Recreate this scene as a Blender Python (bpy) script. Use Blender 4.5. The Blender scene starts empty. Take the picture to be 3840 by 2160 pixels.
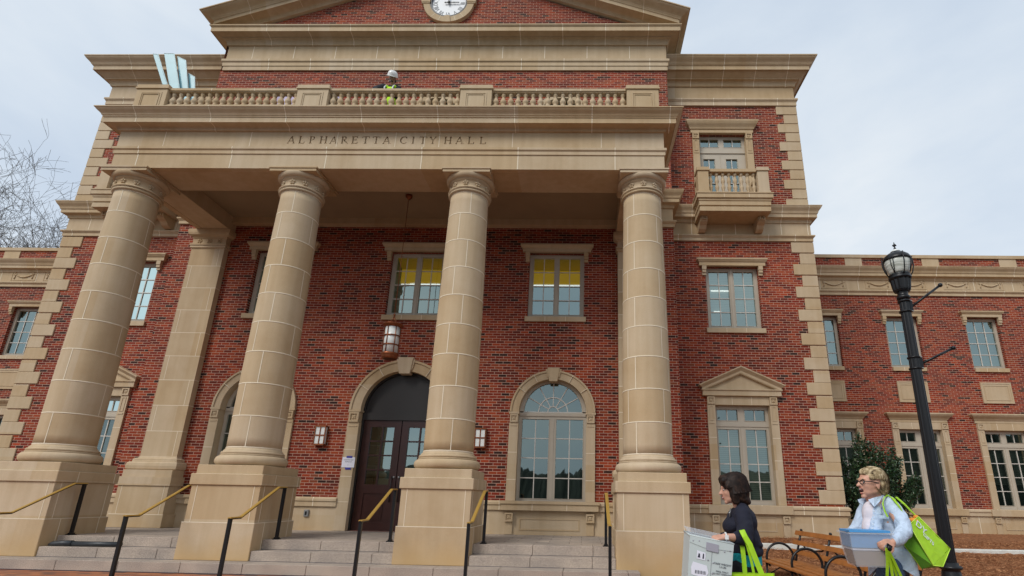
import bpy, bmesh, math, random
from math import sin, cos, pi, radians, sqrt, atan2
from mathutils import Vector, Matrix, noise
random.seed(7)
C = bpy.context.scene.collection
SC = bpy.context.scene

# ------------------------------------------------------------------ materials
def newmat(name):
    m = bpy.data.materials.new(name); m.use_nodes = True
    nt = m.node_tree; nt.nodes.clear()
    out = nt.nodes.new('ShaderNodeOutputMaterial')
    b = nt.nodes.new('ShaderNodeBsdfPrincipled')
    nt.links.new(b.outputs[0], out.inputs[0])
    return m, nt, b, out

def N(nt, t, **kw):
    n = nt.nodes.new(t)
    for k, v in kw.items():
        if k.startswith('i_'):
            n.inputs[k[2:].replace('_', ' ')].default_value = v
        else:
            setattr(n, k, v)
    return n

def ramp(nt, stops, interp='LINEAR'):
    r = nt.nodes.new('ShaderNodeValToRGB'); cr = r.color_ramp; cr.interpolation = interp
    while len(cr.elements) > 1: cr.elements.remove(cr.elements[-1])
    cr.elements[0].position = stops[0][0]; cr.elements[0].color = (*stops[0][1], 1)
    for p, c in stops[1:]:
        e = cr.elements.new(p); e.color = (*c, 1)
    return r

def mixc(nt, fac, a, b, mode='MIX'):
    n = nt.nodes.new('ShaderNodeMix'); n.data_type = 'RGBA'; n.blend_type = mode
    for sock, v in ((0, fac), (6, a), (7, b)):
        if isinstance(v, (int, float)): n.inputs[sock].default_value = v
        elif isinstance(v, tuple): n.inputs[sock].default_value = (*v, 1)
        else: nt.links.new(v, n.inputs[sock])
    return n.outputs[2]

def mth(nt, op, a, b=None, c=None):
    n = nt.nodes.new('ShaderNodeMath'); n.operation = op
    for i, v in enumerate((a, b, c)):
        if v is None: continue
        if isinstance(v, (int, float)): n.inputs[i].default_value = v
        else: nt.links.new(v, n.inputs[i])
    return n.outputs[0]

def plain(name, col, rough=.6, metal=0.0, var=0.0, vscale=6.0, bump=0.0, bscale=40.0, spec=.5):
    m, nt, b, out = newmat(name)
    b.inputs['Roughness'].default_value = rough; b.inputs['Metallic'].default_value = metal
    b.inputs['Specular IOR Level'].default_value = spec
    b.inputs['Base Color'].default_value = (*col, 1)
    if var or bump:
        g = N(nt, 'ShaderNodeNewGeometry')
        if var:
            n = N(nt, 'ShaderNodeTexNoise'); n.inputs['Scale'].default_value = vscale; n.inputs['Detail'].default_value = 5
            nt.links.new(g.outputs['Position'], n.inputs['Vector'])
            lo = tuple(max(0, c * (1 - var)) for c in col); hi = tuple(min(1, c * (1 + var)) for c in col)
            r = ramp(nt, [(.3, lo), (.7, hi)]); nt.links.new(n.outputs[0], r.inputs[0])
            nt.links.new(r.outputs[0], b.inputs['Base Color'])
        if bump:
            n2 = N(nt, 'ShaderNodeTexNoise'); n2.inputs['Scale'].default_value = bscale; n2.inputs['Detail'].default_value = 4
            nt.links.new(g.outputs['Position'], n2.inputs['Vector'])
            bp = N(nt, 'ShaderNodeBump'); bp.inputs['Strength'].default_value = bump; bp.inputs['Distance'].default_value = .01
            nt.links.new(n2.outputs[0], bp.inputs['Height']); nt.links.new(bp.outputs[0], b.inputs['Normal'])
    return m

def uv_by_normal(nt):
    g = N(nt, 'ShaderNodeNewGeometry')
    sp = N(nt, 'ShaderNodeSeparateXYZ'); nt.links.new(g.outputs['Position'], sp.inputs[0])
    sn = N(nt, 'ShaderNodeSeparateXYZ'); nt.links.new(g.outputs['True Normal'], sn.inputs[0])
    ax = mth(nt, 'ABSOLUTE', sn.outputs[0]); f = mth(nt, 'GREATER_THAN', ax, .7)
    u = mth(nt, 'ADD', mth(nt, 'MULTIPLY', sp.outputs[0], mth(nt, 'SUBTRACT', 1.0, f)), mth(nt, 'MULTIPLY', sp.outputs[1], f))
    az = mth(nt, 'ABSOLUTE', sn.outputs[2]); fz = mth(nt, 'GREATER_THAN', az, .7)
    v = mth(nt, 'ADD', mth(nt, 'MULTIPLY', sp.outputs[2], mth(nt, 'SUBTRACT', 1.0, fz)), mth(nt, 'MULTIPLY', sp.outputs[1], fz))
    c = N(nt, 'ShaderNodeCombineXYZ'); nt.links.new(u, c.inputs[0]); nt.links.new(v, c.inputs[1])
    return g, sp, c.outputs[0]

def brick_mat(name):
    m, nt, b, out = newmat(name)
    g, sp, uv = uv_by_normal(nt)
    br = N(nt, 'ShaderNodeTexBrick'); nt.links.new(uv, br.inputs['Vector'])
    br.offset = .5; br.squash = 1
    for k, v in (('Scale', 1), ('Mortar Size', .0052), ('Mortar Smooth', .15), ('Bias', 0), ('Brick Width', .2032), ('Row Height', .0677)):
        br.inputs[k].default_value = v
    br.inputs['Color1'].default_value = (0, 0, 0, 1); br.inputs['Color2'].default_value = (1, 1, 1, 1); br.inputs['Mortar'].default_value = (.5, .5, .5, 1)
    r = ramp(nt, [(0, (.032, .014, .011)), (.055, (.050, .019, .013)), (.075, (.11, .017, .010)), (.35, (.195, .023, .010)),
                  (.6, (.25, .033, .012)), (.82, (.305, .053, .016)), (.93, (.22, .055, .024)), (1, (.36, .052, .016))])
    nt.links.new(br.outputs['Color'], r.inputs[0])
    n = N(nt, 'ShaderNodeTexNoise'); n.inputs['Scale'].default_value = .55; n.inputs['Detail'].default_value = 6
    nt.links.new(g.outputs['Position'], n.inputs['Vector'])
    r2 = ramp(nt, [(.3, (.74, .72, .74)), (.7, (1.16, 1.14, 1.08))]); nt.links.new(n.outputs[0], r2.inputs[0])
    col = mixc(nt, 1.0, r.outputs[0], r2.outputs[0], 'MULTIPLY')
    n3 = N(nt, 'ShaderNodeTexNoise'); n3.inputs['Scale'].default_value = 60; n3.inputs['Detail'].default_value = 3
    nt.links.new(g.outputs['Position'], n3.inputs['Vector'])
    r3 = ramp(nt, [(.3, (.75, .75, .75)), (.7, (1.2, 1.2, 1.2))]); nt.links.new(n3.outputs[0], r3.inputs[0])
    col = mixc(nt, .8, col, mixc(nt, 1.0, col, r3.outputs[0], 'MULTIPLY'))
    col = mixc(nt, br.outputs['Fac'], col, (.50, .33, .25))
    nt.links.new(col, b.inputs['Base Color']); b.inputs['Roughness'].default_value = .85
    b.inputs['Specular IOR Level'].default_value = .25
    bp = N(nt, 'ShaderNodeBump'); bp.inputs['Strength'].default_value = .6; bp.inputs['Distance'].default_value = .006; bp.invert = True
    nt.links.new(br.outputs['Fac'], bp.inputs['Height']); nt.links.new(bp.outputs[0], b.inputs['Normal'])
    return m

def stone_mat(name, base=(.505, .388, .252), stain=False, dark=0.0):
    m, nt, b, out = newmat(name)
    g = N(nt, 'ShaderNodeNewGeometry')
    n = N(nt, 'ShaderNodeTexNoise'); n.inputs['Scale'].default_value = .9; n.inputs['Detail'].default_value = 6; n.inputs['Roughness'].default_value = .6
    nt.links.new(g.outputs['Position'], n.inputs['Vector'])
    c = base
    r = ramp(nt, [(.30, (c[0] * .90, c[1] * .86, c[2] * .80)), (.5, c), (.72, (c[0] * 1.06, c[1] * 1.09, c[2] * 1.14))])
    nt.links.new(n.outputs[0], r.inputs[0])
    mp = N(nt, 'ShaderNodeMapping'); mp.inputs['Scale'].default_value = (7, 7, .45); nt.links.new(g.outputs['Position'], mp.inputs[0])
    n2 = N(nt, 'ShaderNodeTexNoise'); n2.inputs['Scale'].default_value = 1.0; n2.inputs['Detail'].default_value = 4
    nt.links.new(mp.outputs[0], n2.inputs['Vector'])
    r2 = ramp(nt, [(.35, (.93, .91, .87)), (.65, (1.04, 1.04, 1.04))]); nt.links.new(n2.outputs[0], r2.inputs[0])
    col = mixc(nt, .75, r.outputs[0], mixc(nt, 1.0, r.outputs[0], r2.outputs[0], 'MULTIPLY'))
    spb = N(nt, 'ShaderNodeSeparateXYZ'); nt.links.new(g.outputs['Position'], spb.inputs[0]); oi = N(nt, 'ShaderNodeObjectInfo')
    bx = mth(nt, 'FLOOR', mth(nt, 'DIVIDE', mth(nt, 'ADD', spb.outputs[0], 9.97), 2.12)); bz = mth(nt, 'FLOOR', mth(nt, 'DIVIDE', mth(nt, 'SUBTRACT', mth(nt, 'MINIMUM', spb.outputs[2], 7.99), 2.08), .6235))
    cb = N(nt, 'ShaderNodeCombineXYZ'); nt.links.new(bx, cb.inputs[0]); nt.links.new(bz, cb.inputs[1]); nt.links.new(oi.outputs['Random'], cb.inputs[2])
    wn = N(nt, 'ShaderNodeTexWhiteNoise'); wn.noise_dimensions = '3D'; nt.links.new(cb.outputs[0], wn.inputs['Vector'])
    rb = ramp(nt, [(0, (.95, .90, .82)), (.5, (1, 1, 1)), (1, (1.03, 1.05, 1.10))]); nt.links.new(wn.outputs[0], rb.inputs[0])
    col = mixc(nt, 1.0, col, rb.outputs[0], 'MULTIPLY')
    n3 = N(nt, 'ShaderNodeTexNoise'); n3.inputs['Scale'].default_value = 140; n3.inputs['Detail'].default_value = 2
    nt.links.new(g.outputs['Position'], n3.inputs['Vector'])
    r3 = ramp(nt, [(.3, (.93, .93, .93)), (.7, (1.06, 1.06, 1.06))]); nt.links.new(n3.outputs[0], r3.inputs[0])
    col = mixc(nt, 1.0, col, r3.outputs[0], 'MULTIPLY')
    if stain:
        sp = N(nt, 'ShaderNodeSeparateXYZ'); nt.links.new(g.outputs['Position'], sp.inputs[0])
        n4 = N(nt, 'ShaderNodeTexNoise'); n4.inputs['Scale'].default_value = 2.2; n4.inputs['Detail'].default_value = 5
        nt.links.new(g.outputs['Position'], n4.inputs['Vector'])
        h = mth(nt, 'ADD', sp.outputs[2], mth(nt, 'MULTIPLY', mth(nt, 'SUBTRACT', n4.outputs[0], .5), .7))
        rs = ramp(nt, [(.12, (.85, .85, .85)), (.62, (0, 0, 0))]); nt.links.new(h, rs.inputs[0])
        col = mixc(nt, rs.outputs[0], col, (.50, .33, .155))
    nt.links.new(col, b.inputs['Base Color']); b.inputs['Roughness'].default_value = .8
    b.inputs['Specular IOR Level'].default_value = .3
    bp = N(nt, 'ShaderNodeBump'); bp.inputs['Strength'].default_value = .12; bp.inputs['Distance'].default_value = .004
    nt.links.new(n3.outputs[0], bp.inputs['Height']); nt.links.new(bp.outputs[0], b.inputs['Normal'])
    return m

def granite_mat(name, w=1.05, h=10, base=(.385, .32, .262), joints=True, jc=(.06, .05, .045), w2=None):
    m, nt, b, out = newmat(name)
    g = N(nt, 'ShaderNodeNewGeometry')
    n = N(nt, 'ShaderNodeTexNoise'); n.inputs['Scale'].default_value = 120; n.inputs['Detail'].default_value = 2
    nt.links.new(g.outputs['Position'], n.inputs['Vector'])
    c = base
    r = ramp(nt, [(.35, (c[0] * .6, c[1] * .6, c[2] * .62)), (.5, c), (.65, (c[0] * 1.4, c[1] * 1.4, c[2] * 1.4))])
    nt.links.new(n.outputs[0], r.inputs[0])
    n2 = N(nt, 'ShaderNodeTexNoise'); n2.inputs['Scale'].default_value = 1.6; n2.inputs['Detail'].default_value = 6
    nt.links.new(g.outputs['Position'], n2.inputs['Vector'])
    r2 = ramp(nt, [(.35, (.8, .8, .82)), (.65, (1.12, 1.1, 1.08))]); nt.links.new(n2.outputs[0], r2.inputs[0])
    col = mixc(nt, 1.0, r.outputs[0], r2.outputs[0], 'MULTIPLY')
    if joints:
        g2, sp, uv = uv_by_normal(nt)
        br = N(nt, 'ShaderNodeTexBrick'); nt.links.new(uv, br.inputs['Vector']); br.offset = .37
        for k, v in (('Scale', 1), ('Mortar Size', .006), ('Mortar Smooth', .1), ('Bias', 0), ('Brick Width', w), ('Row Height', h)):
            br.inputs[k].default_value = v
        br.inputs['Color1'].default_value = (.86, .86, .88, 1); br.inputs['Color2'].default_value = (1.1, 1.08, 1.06, 1)
        col = mixc(nt, 1.0, col, br.outputs['Color'], 'MULTIPLY')
        col = mixc(nt, br.outputs['Fac'], col, jc)
    nt.links.new(col, b.inputs['Base Color']); b.inputs['Roughness'].default_value = .75
    return m

def glass_mat(name, refl=.5, tint=(.60, .85, .88), trans=(.55, .6, .6)):
    m = bpy.data.materials.new(name); m.use_nodes = True; nt = m.node_tree; nt.nodes.clear()
    out = nt.nodes.new('ShaderNodeOutputMaterial')
    gl = N(nt, 'ShaderNodeBsdfGlossy'); gl.inputs['Color'].default_value = (*tint, 1); gl.inputs['Roughness'].default_value = .015
    tr = N(nt, 'ShaderNodeBsdfTransparent'); tr.inputs['Color'].default_value = (*trans, 1)
    fr = N(nt, 'ShaderNodeFresnel'); fr.inputs['IOR'].default_value = 1.5
    f = mth(nt, 'MINIMUM', mth(nt, 'ADD', mth(nt, 'MULTIPLY', fr.outputs[0], .9), refl), 1.0)
    g = N(nt, 'ShaderNodeNewGeometry')
    nn = N(nt, 'ShaderNodeTexNoise'); nn.inputs['Scale'].default_value = 1.7; nt.links.new(g.outputs['Position'], nn.inputs['Vector'])
    bp = N(nt, 'ShaderNodeBump'); bp.inputs['Strength'].default_value = .05; bp.inputs['Distance'].default_value = .02
    nt.links.new(nn.outputs[0], bp.inputs['Height']); nt.links.new(bp.outputs[0], gl.inputs['Normal'])
    mx = N(nt, 'ShaderNodeMixShader'); nt.links.new(f, mx.inputs[0]); nt.links.new(tr.outputs[0], mx.inputs[1]); nt.links.new(gl.outputs[0], mx.inputs[2])
    nt.links.new(mx.outputs[0], out.inputs[0])
    return m

def emit_mat(name, col, s):
    m, nt, b, out = newmat(name)
    b.inputs['Base Color'].default_value = (*col, 1); b.inputs['Emission Color'].default_value = (*col, 1); b.inputs['Emission Strength'].default_value = s
    return m

def blind_mat(name, col):
    m, nt, b, out = newmat(name)
    g = N(nt, 'ShaderNodeNewGeometry'); sp = N(nt, 'ShaderNodeSeparateXYZ'); nt.links.new(g.outputs['Position'], sp.inputs[0])
    f = mth(nt, 'FRACT', mth(nt, 'MULTIPLY', sp.outputs[2], 20.0))
    r = ramp(nt, [(0, (.15, .16, .14)), (.2, col), (.8, col), (1, (.15, .16, .14))]); nt.links.new(f, r.inputs[0])
    nt.links.new(r.outputs[0], b.inputs['Base Color']); b.inputs['Roughness'].default_value = .7
    return m

M = {}
M['brick'] = brick_mat('red_brick')
M['stone'] = stone_mat('cast_stone')
M['stone_low'] = stone_mat('cast_stone_stained', stain=True)
M['joint'] = plain('pale_joint', (.76, .665, .505), .8)
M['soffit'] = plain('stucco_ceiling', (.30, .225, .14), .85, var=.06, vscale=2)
M['frame'] = plain('tan_window_paint', (.47, .41, .325), .5, var=.03)
M['muntin'] = plain('pale_muntin_paint', (.60, .56, .50), .5)
M['glass'] = glass_mat('window_glass', .34, (.60, .76, .74))
M['glass_low'] = glass_mat('window_glass_low', .26, (.56, .70, .69), (.5, .55, .5))
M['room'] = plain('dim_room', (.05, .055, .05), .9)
M['room_teal'] = plain('room_wall_paint', (.22, .30, .30), .9)
M['yellow'] = plain('yellow_ceiling_paint', (.65, .44, .03), .8)
M['tube'] = emit_mat('fluorescent_tube', (1, .98, .9), 1.6)
M['warm'] = emit_mat('warm_lamp_glow', (1, .62, .12), .7)
M['yglow'] = emit_mat('self_lit_yellow_ceiling', (.60, .36, .015), .16)  # room light put into the yellow as weak emission, no lamp
M['yglow2'] = emit_mat('self_lit_yellow_band', (.62, .38, .02), .62)  # brighter glowing copy of the yellow for the lower band
M['blind'] = blind_mat('slatted_blind', (.35, .38, .33))
M['door'] = plain('mahogany_door_paint', (.040, .011, .008), .35, var=.15)
M['bronze'] = plain('dark_bronze_panel', (.018, .014, .012), .45)
M['granite'] = granite_mat('granite_step')
M['paver'] = granite_mat('granite_paver', w=.62, h=.31, base=(.37, .315, .26), jc=(.09, .07, .06))
M['black'] = plain('black_paint', (.007, .0075, .009), .34, spec=.35)
M['gold'] = plain('brass_coloured_rail', (.46, .28, .06), .4, metal=.25)
M['copper'] = plain('aged_copper', (.26, .085, .035), .38, metal=.7, var=.2, vscale=20)
M['lampglass'] = plain('frosted_glass', (.72, .74, .72), .25)
M['clockwhite'] = plain('clock_face_white', (.78, .80, .82), .4)
M['numeral'] = plain('clock_numeral_grey', (.10, .105, .11), .5)
M['wood'] = plain('varnished_slat', (.34, .125, .03), .4, var=.2, vscale=9)
M['concrete'] = plain('pale_concrete', (.60, .60, .55), .8, var=.12, vscale=7)
M['bluepanel'] = plain('pale_blue_board', (.27, .50, .56), .35, var=.06)
M['blueedge'] = plain('board_edge', (.62, .78, .80), .4)
M['pipe'] = plain('dark_grey_plastic', (.028, .034, .040), .45, var=.3, vscale=15)
M['paper'] = plain('white_paper', (.72, .72, .80), .7)
M['tape'] = plain('blue_tape', (.035, .035, .28), .6)
M['ink'] = plain('dark_ink', (.03, .03, .05), .7)
M['roof'] = plain('roof_membrane', (.30, .29, .27), .9)
M['lilac'] = plain('lilac_plastic_sheet', (.50, .42, .58), .5, bump=.6, bscale=8)
M['grey'] = plain('grey_metal', (.30, .30, .30), .4, metal=.6)

# ------------------------------------------------------------------ builders
class MB:
    def __init__(s): s.v = []; s.f = []; s.m = []; s.sm = []
    def face(s, pts, m=0, sm=False):
        i = len(s.v); s.v += [tuple(p) for p in pts]; s.f.append(tuple(range(i, i + len(pts)))); s.m.append(m); s.sm.append(sm)
    def box(s, x0, x1, y0, y1, z0, z1, m=0):
        i = len(s.v)
        s.v += [(x0, y0, z0), (x1, y0, z0), (x1, y1, z0), (x0, y1, z0), (x0, y0, z1), (x1, y0, z1), (x1, y1, z1), (x0, y1, z1)]
        for q in ((0, 3, 2, 1), (4, 5, 6, 7), (0, 1, 5, 4), (1, 2, 6, 5), (2, 3, 7, 6), (3, 0, 4, 7)):
            s.f.append(tuple(i + k for k in q)); s.m.append(m); s.sm.append(False)
    def bbox(s, x0, x1, y0, y1, z0, z1, m=0, b=.008):
        """box with a small chamfer on the four vertical and the front edges"""
        pl = [(x0 + b, y0), (x1 - b, y0), (x1, y0 + b), (x1, y1), (x0, y1), (x0, y0 + b)]
        rings = []
        for z, k in ((z0, b), (z0 + b, 0), (z1 - b, 0), (z1, b)):
            cx, cy = (x0 + x1) / 2, (y0 + y1) / 2
            r = []
            for (x, y) in pl:
                dx = (k if x < cx else -k); dy = (k if y < cy else 0)
                r.append((x + dx, y + dy, z))
            rings.append(r)
        s.loft(rings, m, False, True, True)
    def loft(s, rings, m=0, sm=True, cap0=False, cap1=False, closed=True):
        i = len(s.v); n = len(rings[0])
        for r in rings: s.v += [tuple(p) for p in r]
        for k in range(len(rings) - 1):
            for j in range(n if closed else n - 1):
                a = i + k * n + j; b = i + k * n + (j + 1) % n
                s.f.append((a, b, b + n, a + n)); s.m.append(m); s.sm.append(sm)
        if cap0: s.f.append(tuple(i + j for j in reversed(range(n)))); s.m.append(m); s.sm.append(False)
        if cap1: s.f.append(tuple(i + (len(rings) - 1) * n + j for j in range(n))); s.m.append(m); s.sm.append(False)
    def lathe(s, prof, cx, cy, n=24, z0=0, m=0, sm=True, cap=True):
        rings = [[(cx + r * cos(2 * pi * j / n), cy + r * sin(2 * pi * j / n), z0 + z) for j in range(n)] for r, z in prof]
        s.loft(rings, m, sm, cap, cap)
    def tube(s, pts, r, n=8, m=0, cap=True, sm=True):
        pts = [Vector(p) for p in pts]; rings = []
        rr = r if isinstance(r, (list, tuple)) else [r] * len(pts)
        up = None
        for k, p in enumerate(pts):
            d = (pts[min(k + 1, len(pts) - 1)] - pts[max(k - 1, 0)]).normalized()
            if up is None:
                up = Vector((0, 0, 1)) if abs(d.z) < .9 else Vector((1, 0, 0))
            a = d.cross(up).normalized(); b = a.cross(d).normalized(); up = b
            rings.append([p + a * rr[k] * cos(2 * pi * j / n) + b * rr[k] * sin(2 * pi * j / n) for j in range(n)])
        s.loft(rings, m, sm, cap, cap)
    def sphere(s, c, r, m=0, n=12, k=8, sm=True):
        rx, ry, rz = r if isinstance(r, (tuple, list)) else (r, r, r)
        rings = []
        for i in range(k + 1):
            t = pi * (i + .0) / k; t = min(max(t, .02), pi - .02)
            rings.append([(c[0] + rx * sin(t) * cos(2 * pi * j / n), c[1] + ry * sin(t) * sin(2 * pi * j / n), c[2] - rz * cos(t)) for j in range(n)])
        s.loft(rings, m, sm, True, True)
    def sweep(s, prof, path, m=0, cap=True):
        """prof: closed list of (outward distance, z); outward is to the right of the path"""
        P = [Vector((p[0], p[1])) for p in path]; nrm = []
        for k in range(len(P) - 1):
            d = (P[k + 1] - P[k]).normalized(); nrm.append(Vector((d.y, -d.x)))
        rings = []
        for k in range(len(P)):
            if k == 0: o = nrm[0]
            elif k == len(P) - 1: o = nrm[-1]
            else: o = (nrm[k - 1] + nrm[k]) / (1 + nrm[k - 1].dot(nrm[k]))
            rings.append([(P[k].x + o.x * d, P[k].y + o.y * d, z) for d, z in prof])
        s.loft(rings, m, False, cap, cap)
    def ribbon(s, prof, x, yf, w=.019, e=.003, m=1):
        """pale joint line following a front facing profile at x"""
        for k in range(len(prof) - 1):
            (d0, z0), (d1, z1) = prof[k], prof[k + 1]
            t = Vector((d1 - d0, z1 - z0)); L = t.length
            if L < 1e-4: continue
            n = Vector((t.y, -t.x)) / L * e
            if n.x < 0: n = -n
            s.face([(x - w / 2, yf - d0 - n.x, z0 + n.y), (x + w / 2, yf - d0 - n.x, z0 + n.y), (x + w / 2, yf - d1 - n.x, z1 + n.y), (x - w / 2, yf - d1 - n.x, z1 + n.y)], m)
    def arc(s, cx, cz, r0, r1, a0, a1, y0, y1, n=24, m=0):
        rings = []
        for k in range(n + 1):
            a = a0 + (a1 - a0) * k / n
            rings.append([(cx + r0 * cos(a), y0, cz + r0 * sin(a)), (cx + r1 * cos(a), y0, cz + r1 * sin(a)), (cx + r1 * cos(a), y1, cz + r1 * sin(a)), (cx + r0 * cos(a), y1, cz + r0 * sin(a))])
        s.loft(rings, m, False, True, True)
    def bar(s, x0, z0, x1, z1, w, y0, y1, m=0):
        d = Vector((x1 - x0, z1 - z0)); d.normalize(); n = Vector((-d.y, d.x)) * w / 2
        a = [(x0 + n.x, z0 + n.y), (x0 - n.x, z0 - n.y), (x1 - n.x, z1 - n.y), (x1 + n.x, z1 + n.y)]
        s.loft([[(x, y0, z) for x, z in a], [(x, y1, z) for x, z in a]], m, False, True, True)
    def obox(s, o, ax, ay, az, m=0):
        o, ax, ay, az = map(Vector, (o, ax, ay, az)); i = len(s.v)
        for c in (o, o + ax, o + ax + ay, o + ay, o + az, o + ax + az, o + ax + ay + az, o + ay + az): s.v.append(tuple(c))
        for q in ((0, 3, 2, 1), (4, 5, 6, 7), (0, 1, 5, 4), (1, 2, 6, 5), (2, 3, 7, 6), (3, 0, 4, 7)):
            s.f.append(tuple(i + k for k in q)); s.m.append(m); s.sm.append(False)
    def mesh(s, name, fix=True):
        me = bpy.data.meshes.new(name); me.from_pydata(s.v, [], s.f); me.update()
        me.polygons.foreach_set('material_index', s.m); me.polygons.foreach_set('use_smooth', s.sm)
        if fix and len(s.f) < 60000:
            bm = bmesh.new(); bm.from_mesh(me); bmesh.ops.recalc_face_normals(bm, faces=bm.faces); bm.to_mesh(me); bm.free()
        return me
    def build(s, name, mats, parent=None, at=None, fix=True):
        """mats: keys of M; `at`: world point that becomes the object's origin"""
        me = s.mesh(name, fix)
        for k in ([mats] if isinstance(mats, str) else mats): me.materials.append(M[k])
        o = bpy.data.objects.new(name, me); C.objects.link(o)
        if at is not None:
            me.transform(Matrix.Translation(-Vector(at))); o.location = at
        if parent is not None: adopt(o, parent)
        return o

def adopt(o, parent):
    o.parent = parent; o.matrix_parent_inverse = wm(parent).inverted()

def wm(o):
    m = Matrix.Translation(o.location) @ o.rotation_euler.to_matrix().to_4x4()
    if o.parent: m = wm(o.parent) @ o.matrix_parent_inverse @ m
    return m

def thing(name, label, cat, loc=(0, 0, 0), group=None, kind=None):
    o = bpy.data.objects.new(name, None); C.objects.link(o); o.location = loc; o.empty_display_size = .2
    return tag(o, label, cat, group, kind)

def tag(o, label=None, cat=None, group=None, kind=None):
    if label: o['label'] = label
    if cat: o['category'] = cat
    if group: o['group'] = group
    if kind: o['kind'] = kind
    return o

def text_mb(txt, size, extr=.002, m=0, align='CENTER'):
    cu = bpy.data.curves.new('t', 'FONT'); cu.body = txt; cu.size = size; cu.extrude = extr; cu.align_x = align; cu.align_y = 'CENTER'
    o = bpy.data.objects.new('t', cu); C.objects.link(o)
    dg = bpy.context.evaluated_depsgraph_get(); me = bpy.data.meshes.new_from_object(o.evaluated_get(dg))
    vs = [v.co.copy() for v in me.vertices]; fs = [tuple(p.vertices) for p in me.polygons]
    bpy.data.objects.remove(o); bpy.data.curves.remove(cu); bpy.data.meshes.remove(me)
    return vs, fs

def add_text(mb, txt, size, mat4, extr=.002, m=0, align='CENTER'):
    vs, fs = text_mb(txt, size, extr, m, align); i = len(mb.v)
    mb.v += [tuple(mat4 @ v) for v in vs]
    for f in fs: mb.f.append(tuple(i + k for k in f)); mb.m.append(m); mb.sm.append(False)
# ------------------------------------------------------------------ the city hall
AX = -4.42
YQ, YW, YG, YF = 13.61, 12.85, 17.585, 9.84      # flank wall, centre wall, wing wall, portico frieze
XQL, XQR, XCL, XCR = -15.27, 6.43, -11.23, 2.39
XPL, XPR = -10.52, 1.70
COLS = [(-10.141, 10.285), (-6.377, 10.285), (-2.583, 10.285), (1.251, 10.285)]
hall = thing('city_hall', 'red brick city hall with tan stone columns, clock pediment and balustraded portico', 'building', (AX, 12.85, .5))

def wall(mb, x0, x1, z0, z1, y, ops, m=0, rev=.2, mr=0):
    xs = {x0, x1}
    for o in ops:
        xs |= {o[1], o[2]}
        if o[0] == 'arch':
            r = (o[2] - o[1]) / 2; c = (o[1] + o[2]) / 2
            for k in range(1, 24): xs.add(c - r * cos(pi * k / 24))
    xs = sorted(xs)
    for a, b in zip(xs[:-1], xs[1:]):
        mid = (a + b) / 2; cuts = []
        for o in ops:
            if o[1] < mid < o[2]:
                if o[0] == 'rect': cuts.append((o[3], o[3], o[4], o[4]))
                else:
                    r = (o[2] - o[1]) / 2; c = (o[1] + o[2]) / 2
                    f = lambda x: o[4] + sqrt(max(0, r * r - (x - c) ** 2))
                    cuts.append((o[3], o[3], f(a), f(b)))
        cuts.sort(); la, lb = z0, z0
        for ca, cb, ta, tb in cuts:
            if ca > la + 1e-4: mb.face([(a, y, la), (b, y, lb), (b, y, cb), (a, y, ca)], m)
            la, lb = ta, tb
        mb.face([(a, y, la), (b, y, lb), (b, y, z1), (a, y, z1)], m)
    for o in ops:
        if rev <= 0: continue
        if o[0] == 'rect': loop = [(o[1], o[3]), (o[2], o[3]), (o[2], o[4]), (o[1], o[4])]
        else:
            r = (o[2] - o[1]) / 2; c = (o[1] + o[2]) / 2
            loop = [(o[1], o[3]), (o[2], o[3])] + [(c + r * cos(pi * k / 24), o[4] + r * sin(pi * k / 24)) for k in range(25)]
        for k in range(len(loop)):
            p, q = loop[k], loop[(k + 1) % len(loop)]
            mb.face([(p[0], y, p[1]), (q[0], y, q[1]), (q[0], y + rev, q[1]), (p[0], y + rev, p[1])], mr)

FCX = AX + 8.53          # flank window axis, 4.11
MFX = 2 * AX - FCX
CW = [-8.165, -4.475, -.745]
WGX = [8.30, 11.05, 13.80, 16.55]
WLX = [-20.15, -17.4, -22.9]

b = MB()   # centre block walls
ops = [('rect', x - .73, x + .73, 5.80, 7.62) for x in CW] + [('arch', x - .93, x + .93, 1.17, 3.33) for x in (CW[0], CW[2])] + [('arch', CW[1] - 1.1, CW[1] + 1.1, .5, 3.31)]
ops3 = [('arch', x - .78, x + .78, 9.6, 11.95) for x in (AX - 3.7, AX, AX + 3.7)]
wall(b, XCL, XCR, .5, 13.67, YW, ops + ops3)
for x in (XCL, XCR): b.face([(x, YW, .5), (x, YQ + 8, .5), (x, YQ + 8, 15.0), (x, YW, 15.0)])
b.face([(XCL, YW + 8, 13.6), (XCR, YW + 8, 13.6), (XCR, YW + 8, .5), (XCL, YW + 8, .5)])
b.build('wall', 'brick', hall)
for xl, xr, cx, out in ((XCR, XQR, FCX, XQR), (XQL, XCL, MFX, XQL)):
    b = MB()
    wall(b, xl, xr, .3, 13.06, YQ, [('rect', cx - .73, cx + .73, 5.80, 7.62), ('rect', cx - .8, cx + .8, 1.2, 3.75), ('rect', cx - .72, cx + .72, 9.45, 12.04)])
    b.face([(out, YQ, .3), (out, YQ + 8, .3), (out, YQ + 8, 13.06), (out, YQ, 13.06)])
    b.face([(xl, YQ + 8, .3), (xr, YQ + 8, .3), (xr, YQ + 8, 14), (xl, YQ + 8, 14)])
    b.build('wall', 'brick', hall)
b = MB()
wall(b, XQR, 27, .3, 8.44, YG, [('rect', x - .57, x + .57, 5.80, 7.62) for x in WGX] + [('rect', x - .8, x + .8, 1.2, 3.75) for x in WGX])
b.box(XQR, 27, YG + .02, YG + .3, 9.42, 9.87)
b.face([(27, YG, .3), (27, YG + 12, .3), (27, YG + 12, 9.8), (27, YG, 9.8)]); b.build('wing_wall', 'brick', hall)
b = MB()
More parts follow.
